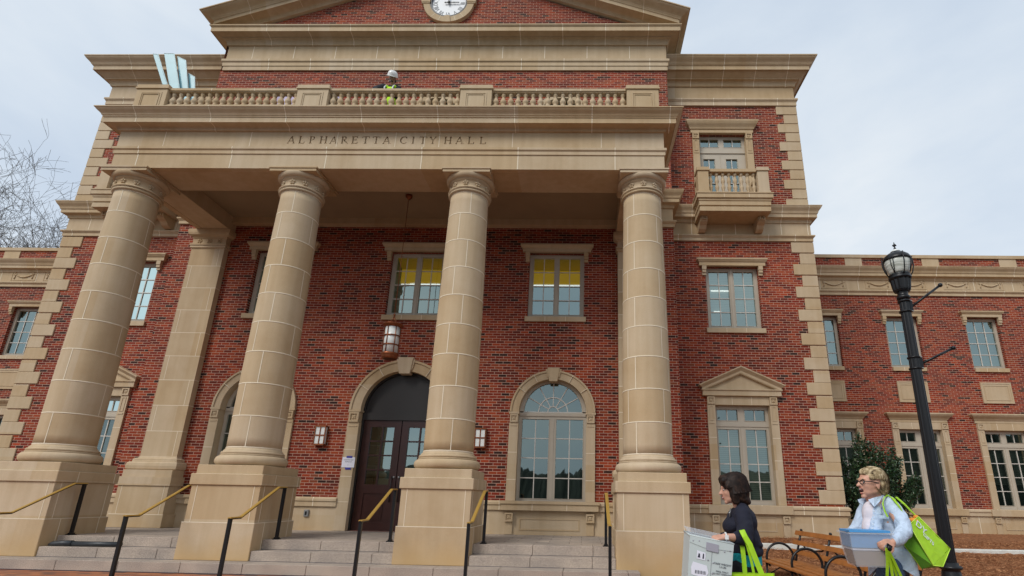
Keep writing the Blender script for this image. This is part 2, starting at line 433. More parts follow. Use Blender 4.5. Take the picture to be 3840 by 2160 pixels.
wall(b, -33, XQL, .3, 8.44, YG, [('rect', x - .57, x + .57, 5.80, 7.62) for x in WLX] + [('rect', x - .8, x + .8, 1.2, 3.75) for x in WLX])
b.box(-33, XQL, YG + .02, YG + .3, 9.42, 9.87)
b.face([(-33, YG, .3), (-33, YG + 12, .3), (-33, YG + 12, 9.8), (-33, YG, 9.8)]); b.build('wing_wall', 'brick', hall)
b = MB()   # roofs and backs
b.box(-33, XQL + .3, YG + .3, YG + 12, 9.3, 9.42); b.box(XQR - .3, 27, YG + .3, YG + 12, 9.3, 9.42)
b.box(XQL + .05, XCL, YQ + .05, YQ + 8, 13.9, 14.0); b.box(XCR, XQR - .05, YQ + .05, YQ + 8, 13.9, 14.0)
b.box(-33, 27, YG + 11.8, YG + 12, 0, 9.35)
b.build('roof', 'roof', hall)

# ---- entablatures and cornices (profile: outward distance, height)
def band(name, prof, path, joints=(), yf=None, mat='stone', extra=None):
    b = MB(); b.sweep(prof, path)
    if joints:
        vis = prof if extra is None else extra
        for x in joints: b.ribbon(vis, x, yf)
    return b.build(name, [mat, 'joint'], hall)

def cyma(d0, z0, d1, z1, n=7):
    return [(d0 + (d1 - d0) * (1 - cos(pi * t / n)) / 2 * .75 + (d1 - d0) * .25 * t / n, z0 + (z1 - z0) * (t / n)) for t in range(n + 1)]

def cove(d0, z0, d1, z1, n=5):
    return [(d0 + (d1 - d0) * (1 - cos(pi / 2 * t / n)), z0 + (z1 - z0) * sin(pi / 2 * t / n)) for t in range(n + 1)]

PP = [(XPL, YW), (XPL, YF), (XPR, YF), (XPR, YW)]
jx = [XPL + .55 + 2.12 * k for k in range(6)]
arch_p = [(0, 8.13), (0, 8.485), (.022, 8.49), (.022, 8.575), (.03, 8.58), (.05, 8.60), (.05, 8.655), (0, 8.66)]
b = MB(); b.sweep(arch_p + [(-.15, 8.66), (-.15, 8.131)], PP)
for x in jx: b.ribbon(arch_p, x, YF)
b.build('architrave', ['stone', 'joint'], hall)
b = MB(); b.sweep([(.002, 8.66), (.002, 9.075), (-.15, 9.075), (-.15, 8.66)], PP); fri = b.build('frieze', ['stone', 'joint'], hall)
b = MB(); b.box(XPL + .16, XPR - .16, YF + .16, YF + .9, 8.135, 8.6)      # back of front beam
b.box(XPL + .16, XPL + .87, YF + .9, YW, 8.135, 8.6); b.box(XPR - .87, XPR - .16, YF + .9, YW, 8.135, 8.6)
b.build('beam', 'stone', hall)
corn_p = [(0, 9.07), (.05, 9.075), (.055, 9.10)] + cove(.06, 9.105, .12, 9.15) + [(.24, 9.155), (.243, 9.14), (.243, 9.265), (.262, 9.27), (.262, 9.30), (.28, 9.305)] + cyma(.28, 9.31, .375, 9.43) + [(.392, 9.435), (.392, 9.46)]
b = MB(); b.sweep(corn_p + [(-.1, 9.48), (-.1, 9.07)], PP)
for x in [XPL + .5 + 1.69 * k for k in range(8)]: b.ribbon(corn_p, x, YF)
b.build('cornice', ['stone', 'joint'], hall)
b = MB()
for x in [XPL + 1.05 + 1.96 * k for k in range(6)]:
    if x < XPR: b.face([(x - .006, YF - .005, 8.67), (x + .006, YF - .005, 8.67), (x + .006, YF - .005, 9.07), (x - .006, YF - .005, 9.07)])
for x in (-4.24, -3.26): b.face([(x - .006, YF - .005, 8.67), (x + .006, YF - .005, 8.67), (x + .006, YF - .005, 9.07), (x - .006, YF - .005, 9.07)])
b.build('frieze_joints', 'joint', hall)
b = MB(); b.box(XPL - .2, XPR + .2, YF - .2, YW, 9.46, 9.49); b.build('terrace_floor', 'roof', hall)
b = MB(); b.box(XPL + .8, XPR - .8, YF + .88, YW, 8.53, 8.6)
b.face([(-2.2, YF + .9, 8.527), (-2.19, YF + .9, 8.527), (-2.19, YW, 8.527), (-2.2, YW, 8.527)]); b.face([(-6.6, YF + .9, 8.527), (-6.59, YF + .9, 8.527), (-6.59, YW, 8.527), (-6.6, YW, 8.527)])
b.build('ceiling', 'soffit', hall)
b = MB(); b.box(XPL + .87, XPR - .87, YW - .2, YW - .002, 8.36, 8.529); b.build('ceiling_moulding', 'stone', hall)

# inscription cut into the frieze
G = {'A': [(.02, 0, .40, 1, .06), (.40, 1, .80, 0, .13), (.17, .33, .62, .33, .05), (-.08, .02, .16, .02, .045), (.62, .02, .96, .02, .045)],
 'L': [(.18, 0, .18, 1, .13), (.02, .98, .36, .98, .045), (.02, .025, .70, .025, .05), (.70, 0, .74, .26, .06)],
 'P': [(.18, 0, .18, 1, .13), (.02, .02, .36, .02, .045), (.02, .975, .40, .975, .05), (.40, .975, .56, .90, .08), (.56, .90, .62, .74, .11), (.62, .74, .55, .57, .10), (.55, .57, .38, .49, .07), (.2, .49, .40, .49, .045)],
 'H': [(.16, 0, .16, 1, .13), (.76, 0, .76, 1, .13), (.18, .5, .74, .5, .05), (0, .98, .32, .98, .045), (0, .02, .32, .02, .045), (.60, .98, .92, .98, .045), (.60, .02, .92, .02, .045)],
 'R': [(.18, 0, .18, 1, .13), (.02, .02, .34, .02, .045), (.02, .975, .40, .975, .05), (.40, .975, .56, .90, .08), (.56, .90, .61, .76, .11), (.61, .76, .54, .60, .10), (.54, .60, .38, .52, .07), (.2, .52, .40, .52, .045), (.36, .52, .80, .02, .12), (.74, .02, .92, .02, .045)],
 'E': [(.18, 0, .18, 1, .13), (.02, .975, .66, .975, .05), (.02, .025, .70, .025, .05), (.2, .52, .54, .52, .05), (.66, 1, .68, .80, .05), (.70, 0, .74, .24, .05), (.54, .42, .54, .62, .05)],
 'T': [(.42, 0, .42, 1, .13), (.24, .02, .60, .02, .045), (.02, .975, .82, .975, .05), (.02, 1, -.01, .78, .05), (.82, 1, .85, .78, .05)],
 'C': [(.80, .80, .66, .93, .06), (.66, .93, .46, .985, .06), (.46, .985, .26, .90, .09), (.26, .90, .12, .70, .12), (.12, .70, .09, .5, .13), (.09, .5, .13, .28, .13), (.13, .28, .28, .09, .11), (.28, .09, .48, .02, .07), (.48, .02, .68, .07, .06), (.68, .07, .82, .20, .05), (.80, .98, .80, .72, .05)],
 'I': [(.42, 0, .42, 1, .13), (.26, .98, .58, .98, .045), (.26, .02, .58, .02, .045)],
 'Y': [(.42, 0, .42, .45, .13), (.42, .45, .10, .98, .12), (.42, .45, .74, .98, .055), (-.04, .98, .24, .98, .045), (.62, .98, .88, .98, .045), (.26, .02, .58, .02, .045)]}
cut = MB(); S = .185
def word(w, x0, x1):
    adv = (x1 - x0 - .15) / (len(w) - 1)
    for i, ch in enumerate(w):
        for (a, z, c, d, wd) in G[ch]:
            cut.bar(x0 + adv * i + a * S, 8.775 + z * S, x0 + adv * i + c * S, 8.775 + d * S, wd * S * 1.2 + .004, YF - .04, YF + .030)
word('ALPHARETTA', -6.66, -4.36); word('CITY', -4.14, -3.33); word('HALL', -3.15, -2.21)
for bar_i in (0,):
    co = cut.build('cutter', 'stone'); bm_ok = False
    try:
        md = fri.modifiers.new('cut', 'BOOLEAN'); md.object = co; md.operation = 'DIFFERENCE'; md.solver = 'EXACT'; md.use_self = True
        dg = bpy.context.evaluated_depsgraph_get(); me = bpy.data.meshes.new_from_object(fri.evaluated_get(dg))
        fri.modifiers.clear()
        if len(me.polygons) > 60: fri.data = me; bm_ok = True
    except Exception as ex: print('bool', ex)
    bpy.data.objects.remove(co)
    print('inscription cut', bm_ok)

# centre block upper entablature + pediment
UPC = [(XCL + .1, YW + 8), (XCL + .1, YW - .03), (XCR, YW - .03), (XCR, YW + 8)]
ua = [(0, 13.66), (.02, 13.66), (.02, 13.80), (.04, 13.805), (.04, 13.93), (.05, 13.935), (.075, 13.96), (.075, 14.04), (0, 14.05)]
uj = [XCL + .9 + 1.29 * k for k in range(10)]
b = MB(); b.sweep(ua + [(-.06, 14.05), (-.06, 13.66)], UPC)
for x in uj: b.ribbon(ua, x + .6, YW - .03)
b.build('architrave', ['stone', 'joint'], hall)
fp = [(0, 14.05), (0, 14.60)]
b = MB(); b.sweep(fp + [(-.06, 14.6), (-.06, 14.05)], UPC)
for x in uj: b.ribbon(fp, x, YW - .03)
b.build('frieze', ['stone', 'joint'], hall)
uc = [(0, 14.58), (.045, 14.585), (.05, 14.62)] + cove(.055, 14.625, .13, 14.74) + [(.17, 14.745), (.17, 14.77), (.375, 14.80), (.38, 14.78), (.38, 14.93), (.40, 14.94), (.425, 14.97), (.425, 15.0)]
b = MB(); b.sweep(uc + [(-.06, 15.03), (-.06, 14.58)], UPC)
for x in uj: b.ribbon(uc, x + .55, YW - .03)
b.build('cornice', ['stone', 'joint'], hall)
SL = .372
b = MB(); b.face([(XCL, YW, 15.0), (XCR, YW, 15.0), (AX, YW, 15.0 + (XCR - AX) * SL + .1)]); b.build('tympanum', 'brick', hall)
rk = [(0, .02), (.06, .02), (.07, .06)] + cove(.08, .065, .15, .13) + [(.36, .15), (.365, .13), (.365, .25), (.385, .26), (.40, .29)] + cyma(.41, .30, .63, .47) + [(.655, .475), (.655, .51), (-.1, .53), (-.1, .02)]
b = MB()
for side in (-1, 1):
    xe = XCL + .1 if side < 0 else XCR
    def pt(x, d, h): return (x, YW - .03 - d, 15.08 + SL * abs(x - xe) * (1 if (x - xe) * side < 0 else -1) + h)
    r0 = [pt(AX, d, h) for d, h in rk]
    r1 = [(xe + side * d, YW - .03 - d, 15.08 - SL * d + h) for d, h in rk]
    r2 = [(xe + side * d, YW + 8, 15.08 - SL * d + h) for d, h in rk]
    b.loft([r0, r1, r2], 0, False, True, True)
    for k in range(5):
        x = xe - side * (.7 + 1.45 * k)
        for (d0, h0), (d1, h1) in zip(rk[7:-3], rk[8:-2]):
            b.face([pt(x - .006, d0 + .004, h0), pt(x + .006, d0 + .004, h0), pt(x + .006, d1 + .004, h1), pt(x - .006, d1 + .004, h1)], 1)
b.build('raking_cornice', ['stone', 'joint'], hall)
b = MB(); zt = 15.6
b.face([(XCL, YW, zt), (AX, YW, zt + 2.6), (AX, YW + 8, zt + 2.6), (XCL, YW + 8, zt)]); b.face([(XCR, YW, zt), (AX, YW, zt + 2.6), (AX, YW + 8, zt + 2.6), (XCR, YW + 8, zt)])
b.build('roof', 'roof', hall)

# flank top entablature (both sides)
fa = [(0, 13.04), (.03, 13.04), (.03, 13.17), (.045, 13.175), (.05, 13.20), (.075, 13.22), (.075, 13.275), (0, 13.28)]
fc = [(0, 13.74), (.04, 13.745), (.045, 13.77)] + cove(.05, 13.775, .14, 13.90) + [(.17, 13.905), (.17, 13.93), (.38, 14.10), (.39, 14.06), (.39, 14.19), (.41, 14.2), (.43, 14.23)] + cyma(.44, 14.235, .575, 14.42) + [(.59, 14.425), (.59, 14.46)]
for path, xa, xb in (([(XCR, YQ - .03), (XQR, YQ - .03), (XQR, YQ + 8)], XCR, XQR), ([(XQL, YQ + 8), (XQL, YQ - .03), (XCL + .02, YQ - .03)], XQL, XCL)):
    js = [xa + .55 + .98 * k for k in range(4)]
    b = MB(); b.sweep(fa + [(-.05, 13.28), (-.05, 13.04)], path)
    for x in js: b.ribbon(fa, x, YQ - .03)
    b.build('architrave', ['stone', 'joint'], hall)
    b = MB(); b.sweep([(0, 13.28), (0, 13.75), (-.05, 13.75), (-.05, 13.28)], path); b.build('frieze', ['stone'], hall)
    b = MB(); b.sweep(fc + [(-.05, 14.48), (-.05, 13.74)], path)
    for x in js: b.ribbon(fc, x + .3, YQ - .03)
    b.build('cornice', ['stone', 'joint'], hall)

# middle entablature over flanks and the strips of the centre block, continued on the wings
ma = [(0, 8.41), (.03, 8.41), (.03, 8.50), (.04, 8.505), (.06, 8.53), (.08, 8.55), (.08, 8.585), (0, 8.59)]
mf = [(0, 8.585), (0, 9.0)]
mc = [(0, 8.98), (.03, 8.985), (.035, 9.01)] + cove(.04, 9.015, .09, 9.08) + [(.16, 9.10), (.16, 9.20), (.175, 9.205), (.19, 9.235)] + cyma(.19, 9.24, .275, 9.40) + [(.285, 9.405), (.285, 9.43)]
def midband(path, js, yf):
    b = MB(); b.sweep(ma + [(-.05, 8.59), (-.05, 8.41)], path)
    for x in js: b.ribbon(ma, x, yf)
    b.build('architrave', ['stone', 'joint'], hall)
    b = MB(); b.sweep(mf + [(-.05, 9.0), (-.05, 8.585)], path)
    for x in js: b.ribbon(mf, x + .4, yf)
    b.build('frieze', ['stone', 'joint'], hall)
    b = MB(); b.sweep(mc + [(-.05, 9.45), (-.05, 8.98)], path)
    for x in js: b.ribbon(mc, x + .4, yf)
    b.build('cornice', ['stone', 'joint'], hall)
midband([(XPR + .001, YW - .02), (XCR, YW - .02), (XCR, YQ - .02), (XQR, YQ - .02), (XQR, YG - .02)], [2.65, 3.9, 5.2, 5.95], YQ - .02)
midband([(XQL, YG - .02), (XQL, YQ - .02), (XCL, YQ - .02), (XCL, YW - .02), (XPL - .001, YW - .02)], [-15, -13.7, -12.4], YQ - .02)
midband([(XQR + .001, YG - .02), (27, YG - .02)], [8.0 + 1.35 * k for k in range(12)], YG - .02)
midband([(-33, YG - .02), (XQL - .001, YG - .02)], [-22 + 1.35 * k for k in range(5)], YG - .02)

# wing parapets
for xa, xb, bl in ((XQR + .001, 27, [9.41 + 2.74 * k for k in range(5)]), (-33, XQL - .001, [-21.81 + 2.74 * k for k in range(2)] + [-24.55, -27.3])):
    b = MB(); b.box(xa, xb, YG - .04, YG + .34, 9.87, 9.99); b.build('coping', 'stone', hall)
    for x in bl:
        b = MB(); b.box(x, x + .6, YG - .005, YG + .1, 9.42, 9.87); b.build('parapet_block', 'stone', hall)

# garland panels on the wings
def garland(xl, w):
    y = YG - .02; b = MB(); z0, z1 = 8.66, 9.0; t = .022
    b.box(xl, xl + w, y - .012, y, z0, z0 + t); b.box(xl, xl + w, y - .012, y, z1 - t, z1 - .002); b.box(xl, xl + t, y - .012, y, z0 + t, z1 - t); b.box(xl + w - t, xl + w, y - .012, y, z0 + t, z1 - t)
    pts = [(xl + .13 + (w - .26) * k / 14, y - .015, 8.90 - .11 * sin(pi * k / 14)) for k in range(15)]
    b.tube(pts, [.014 + .012 * sin(pi * k / 14) for k in range(15)], 7)
    for x in (xl + .13, xl + w - .13):
        for a in range(5): b.sphere((x + .035 * cos(a * 1.257), y - .012, 8.905 + .035 * sin(a * 1.257)), (.024, .018, .024), n=7, k=5)
        b.tube([(x, y - .01, 8.88), (x + .012, y - .012, 8.80), (x - .01, y - .012, 8.73)], [.012, .014, .02], 6)
    b.build('garland_panel', 'stone', hall)
for x in (8.41, 9.99, 11.19, 12.73, 13.89, 15.42, 16.58): garland(x, .93)
for x in (-21.2, -19.97, -18.45): garland(x, .93)

# water table and stone base
wt = [(.03, 1.03), (.075, 1.03), (.075, 1.14), (.10, 1.15), (.10, 1.20), (.06, 1.235), (0, 1.24), (-.05, 1.24), (-.05, 1.03)]
bs = [(.03, .0), (.03, 1.03), (-.05, 1.03), (-.05, .0)]
doorl, doorr = CW[1] - 1.28, CW[1] + 1.28
paths = [[(doorr, YW), (XCR, YW), (XCR, YQ), (XQR, YQ), (XQR, YG), (27, YG)], [(-33, YG), (XQL, YG), (XQL, YQ), (XCL, YQ), (XCL, YW), (doorl, YW)]]
for p in paths:
    b = MB(); b.sweep(wt, p)
    for x in (-1.2, .3, .9): b.ribbon(wt[1:6], x + AX + 3.7 if p is paths[0] else x - 7.2, YW)
    for x in (2.9, 4.4, 5.4, 6.25): b.ribbon(wt[1:6], x if p is paths[0] else 2 * AX - x, YQ)
    for x in range(8, 17): b.ribbon(wt[1:6], x * 1.0 if p is paths[0] else 2 * AX - x, YG)
    b.build('water_table', ['stone', 'joint'], hall)
    b = MB(); b.sweep(bs, p)
    for x in (2.75, 5.6): b.ribbon(bs[:2], x if p is paths[0] else 2 * AX - x, YQ)
    for x in (9.5, 11.95, 12.4, 14.9, 15.3): b.ribbon(bs[:2], x if p is paths[0] else 2 * AX - x, YG)
    b.build('base_course', ['stone_low', 'joint'], hall)

# quoins
def quoins(xo, s):
    zl = [(13.04 - .652 * k, False) for k in range(6)] + [(8.39 - .677 * k, True) for k in range(11)]
    for z, low in zl:
        h = .335 if not low else .345
        for long, zz in ((True, z), (False, z - (.327 if not low else .35))):
            zb = zz - (.31 if not low else .325)
            if zz < 9.5 and not low: continue
            if zb < 1.24: zb = 1.242
            if zz - zb < .1: continue
            w = .60 if long else .395
            x0, x1 = (xo - w, xo + .03) if s > 0 else (xo - .03, xo + w)
            b = MB(); b.bbox(x0, x1, YQ - .03, YQ + (.395 if long else .6), zb, zz, b=.01)
            b.build('quoin', 'stone', hall)
quoins(XQR, 1); quoins(XQL, -1)

# ---- window units
def leaf(mb, x0, x1, z0, z1, y, nx, nz, st=.045, mt=.011):
    """glazing bars in front of one pane sheet"""
    for k in range(1, nx):
        x = x0 + (x1 - x0) * k / nx; mb.box(x - mt, x + mt, y - .022, y - .003, z0, z1, 1)
    for k in range(1, nz):
        z = z0 + (z1 - z0) * k / nz; mb.box(x0, x1, y - .024, y - .004, z - mt, z + mt, 1)

def framed(mb, X0, X1, Z0, Z1, y, holes, dep=.09):
    """solid frame face from X0..X1 x Z0..Z1 with holes, with thickness"""
    wall(mb, X0, X1, Z0, Z1, y, [('rect', *h) for h in holes], 0, dep * .6, 0)
    for h in holes:     # bead around each light
        e = .012
        mb.box(h[0] - e, h[1] + e, y - .010, y + .0, h[2] - e, h[2]); mb.box(h[0] - e, h[1] + e, y - .010, y, h[3], h[3] + e)
        mb.box(h[0] - e, h[0], y - .010, y, h[2], h[3]); mb.box(h[1], h[1] + e, y - .010, y, h[2], h[3])

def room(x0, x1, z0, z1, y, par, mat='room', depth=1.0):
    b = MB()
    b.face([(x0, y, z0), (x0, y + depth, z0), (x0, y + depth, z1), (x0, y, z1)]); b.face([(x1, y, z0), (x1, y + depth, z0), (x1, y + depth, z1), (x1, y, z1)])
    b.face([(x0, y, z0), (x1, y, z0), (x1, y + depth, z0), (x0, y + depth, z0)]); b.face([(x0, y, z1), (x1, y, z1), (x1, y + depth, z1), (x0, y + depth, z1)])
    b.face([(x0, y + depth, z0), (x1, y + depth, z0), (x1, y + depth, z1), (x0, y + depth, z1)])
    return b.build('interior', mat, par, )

def panes(x0s, y, par, mat='glass'):
    b = MB()
    for x0, x1, z0, z1 in x0s:
        b.face([(x0, y, z0), (x1, y, z0), (x1, y, z1), (x0, y, z1)])
    return b.build('glass', mat, par)

def rosette(b, cx, cz, s, y):
    """square block with sunk field and a small flower; y = front face"""
    h = s / 2; t = s * .17
    b.box(cx - h, cx + h, y, y + .05, cz - h, cz - h + t); b.box(cx - h, cx + h, y, y + .05, cz + h - t, cz + h)
    b.box(cx - h, cx - h + t, y, y + .05, cz - h + t, cz + h - t); b.box(cx + h - t, cx + h, y, y + .05, cz - h + t, cz + h - t)
    b.box(cx - h + t, cx + h - t, y + .028, y + .05, cz - h + t, cz + h - t)
    for a in range(4): b.sphere((cx + s * .13 * cos(pi / 4 + a * pi / 2), y + .022, cz + s * .13 * sin(pi / 4 + a * pi / 2)), (s * .12, .012, s * .12), n=7, k=5)
    b.sphere((cx, y + .015, cz), (s * .07, .012, s * .07), n=7, k=5)

def sunk_panel(b, x0, x1, z0, z1, y, t=.018):
    b.box(x0, x1, y - .012, y, z0, z0 + t); b.box(x0, x1, y - .012, y, z1 - t, z1); b.box(x0, x0 + t, y - .012, y, z0 + t, z1 - t); b.box(x1 - t, x1, y - .012, y, z0 + t, z1 - t)

def upper_window(cx, y, wing=False, lit=False, portico=False):
    hw, n = (.57, 3) if wing else (.70, 2)
    b = MB(); yf = y + .12
    if wing: holes = [(cx - .47, cx + .47, 5.91, 7.52)]
    else: holes = [(cx - .62, cx - .07, 5.91, 7.52), (cx + .07, cx + .62, 5.91, 7.52)]
    framed(b, cx - hw - .04, cx + hw + .04, 5.79, 7.64, yf, holes)
    for h in holes: leaf(b, h[0], h[1], h[2], h[3], yf + .04, n, 4)
    if not wing: b.box(cx - .028, cx + .028, yf - .015, yf, 5.85, 7.60, 0)
    w = b.build('window', ['frame', 'muntin'], hall)
    panes(holes, yf + .04, w)
    b = MB(); tp = .90 if not wing else .66; hb = tp - .055
    b.sweep([(0, 7.62), (.10, 7.62), (.10, 7.72), (.115, 7.725), (.13, 7.745), (.15, 7.78), (.16, 7.785), (.16, 7.825), (0, 7.84), (-.03, 7.84), (-.03, 7.62)], [(cx - hb + .03, y + .03), (cx - hb + .03, y - .001), (cx + hb - .03, y - .001), (cx + hb - .03, y + .03)])
    b.build('window_header', 'stone', w)
    for s in (-1, 1):
        bx = cx + s * (.78 if not wing else .60); b = MB()
        b.box(bx - .06, bx + .06, y - .10, y - .001, 7.50, 7.615); b.box(bx - .052, bx + .052, y - .085, y - .001, 7.42, 7.498); b.box(bx - .052, bx + .052, y - .055, y - .001, 7.345, 7.418)
        b.build('header_bracket', 'stone', w)
    b = MB(); sw = .79 if not wing else .56
    b.box(cx - sw, cx + sw, y - .06, y + .12, 5.67, 5.80)
    for k in (-1, 1): b.box(cx + k * sw / 3 - .005, cx + k * sw / 3 + .005, y - .0625, y - .058, 5.67, 5.80, 1)
    b.build('window_sill', ['stone', 'joint'], w)
    if lit:
        y0 = yf + .06; r = room(cx - .95, cx + .95, 5.3, 8.6, y0, w, 'room_teal', 2.6)
        b = MB(); b.face([(cx - .94, y0 + .05, 8.15), (cx + .94, y0 + .05, 8.15), (cx + .94, y0 + 1.2, 7.75), (cx - .94, y0 + 1.2, 7.75)])
        b.build('ceiling_glow_panel', 'yglow', w)
        b = MB(); b.face([(cx - .94, y0 + 1.2, 7.74), (cx + .94, y0 + 1.2, 7.74), (cx + .94, y0 + 1.2, 7.28), (cx - .94, y0 + 1.2, 7.28)]); b.build('ceiling_glow_band', 'yglow2', w)  # dim panel above, bright band below: light gradient built in as glow
        b = MB(); b.box(cx - .9, cx + .9, y0 + 1.15, y0 + 1.19, 7.215, 7.255); b.build('strip_light', 'tube', w)
    else:
        room(cx - hw, cx + hw, 5.75, 7.7, yf + .06, w)
        b = MB(); b.face([(cx - hw + .01, yf + .16, 5.8 if wing else 6.4), (cx + hw - .01, yf + .16, 5.8 if wing else 6.4), (cx + hw - .01, yf + .16, 7.66), (cx - hw + .01, yf + .16, 7.66)]); b.build('blind', 'blind', w)
        if cx > 3 and not wing:
            b = MB(); b.box(cx - .55, cx - .05, yf + .12, yf + .14, 6.98, 7.01); b.box(cx - .5, cx - .3, yf + .12, yf + .14, 6.36, 6.385); b.build('strip_light', 'tube', w)
    return w

def jamb(b, cx, s, y, x_in, x_out, z0, ztop, cap=True):
    x0, x1 = sorted((cx + s * x_in, cx + s * x_out)); m = (x0 + x1) / 2; w = x1 - x0
    b.box(x0, x1, y - .055, y + .12, z0, ztop - w - .005)
    b.box(x0 + .01, x1 - .01, y - .05, y + .12, ztop - w - .005, ztop)
    rosette(b, m, ztop - w / 2, w - .005, y - .085)
    sunk_panel(b, x0 + .045, x1 - .045, ztop - w - .42, ztop - w - .05, y - .055)
    b.box(x0 + .03, x1 - .03, y - .068, y - .055, ztop - w - .50, ztop - w - .47)
    for z in (2.87, 2.31):
        if z0 < z < ztop - .3: b.box(x0, x1, y - .058, y - .054, z - .006, z + .006, 1)

def ground_window(cx, y, kind):
    yf = y + .13; b = MB(); T = [(cx - .62, cx - .09, 3.33, 3.61), (cx + .09, cx + .62, 3.33, 3.61), (cx - .62, cx - .085, 1.36, 3.10), (cx + .085, cx + .62, 1.36, 3.10)]
    framed(b, cx - .74, cx + .74, 1.2, 3.74, yf, T)
    for h in T[:2]: leaf(b, *h[:4], yf + .04, 2, 1)
    for h in T[2:]: leaf(b, *h[:4], yf + .04, 2, 4)
    b.box(cx - .03, cx + .03, yf - .014, yf, 1.24, 3.14); b.box(cx - .70, cx + .70, yf - .02, yf, 3.17, 3.24)
    w = b.build('window', ['frame', 'muntin'], hall); panes(T, yf + .04, w, 'glass_low')
    room(cx - .74, cx + .74, 1.2, 3.8, yf + .08, w)
    b = MB(); zb = 1.3 if kind == 'ped' else 2.0
    b.face([(cx - .7, yf + .2, zb), (cx + .7, yf + .2, zb), (cx + .7, yf + .2, 3.12), (cx - .7, yf + .2, 3.12)]); b.build('blind', 'blind', w)
    b = MB()
    for s in (-1, 1): jamb(b, cx, s, y, .70, .90, 1.24, 3.92)
    b.box(cx - .70, cx + .70, y - .04, y + .12, 3.71, 3.93)
    for k in (-.25, .25): b.box(cx + k - .005, cx + k + .005, y - .043, y - .039, 3.71, 3.93, 1)
    b.build('window_surround', ['stone', 'joint'], w)
    b = MB(); P = [(cx - .90, y + .1), (cx - .90, y - .001), (cx + .90, y - .001), (cx + .90, y + .1)]
    if kind == 'ped':
        b.sweep([(0, 3.93), (.11, 3.94), (.11, 4.07), (.14, 4.08), (.14, 4.11), (-.02, 4.12), (-.02, 3.93)], P)
        for s in (-1, 1):
            pr = [(0, 0), (.10, 0), (.12, .03), (.12, .09), (.15, .12), (.20, .17), (.20, .20), (-.02, .2), (-.02, 0)]
            e = cx + s * .90
            r0 = [(cx, y - d, 4.11 + .455 * .90 + h) for d, h in pr]; r1 = [(e + s * d, y - d, 4.11 - .455 * d + h) for d, h in pr]; r2 = [(e + s * d, y + .1, 4.11 - .455 * d + h) for d, h in pr]
            b.loft([r0, r1, r2], 0, False, True, True)
        b.face([(cx - .9, y - .03, 4.11), (cx + .9, y - .03, 4.11), (cx, y - .03, 4.56)])
    else:
        b.sweep([(0, 3.93), (.03, 3.94), (.03, 4.02)] + [(.04, 4.025)] + cyma(.05, 4.03, .17, 4.19, 5) + [(.18, 4.195), (.18, 4.235), (-.02, 4.25), (-.02, 3.93)], P)
    b.build('window_pediment' if kind == 'ped' else 'window_header', 'stone', w)
    b = MB()
    for s in (-1, 1):
        rosette(b, cx + s * .85, .905, .17, y - .11); b.box(cx + s * .85 - .085, cx + s * .85 + .085, y - .07, y - .03, .35, .81)
    sunk_panel(b, cx - .62, cx + .62, .63, .97, y - .03, .025); b.box(cx - 1.02, cx + 1.02, y - .125, y - .07, 1.035, 1.225)
    b.build('window_apron', 'stone', w)
    return w

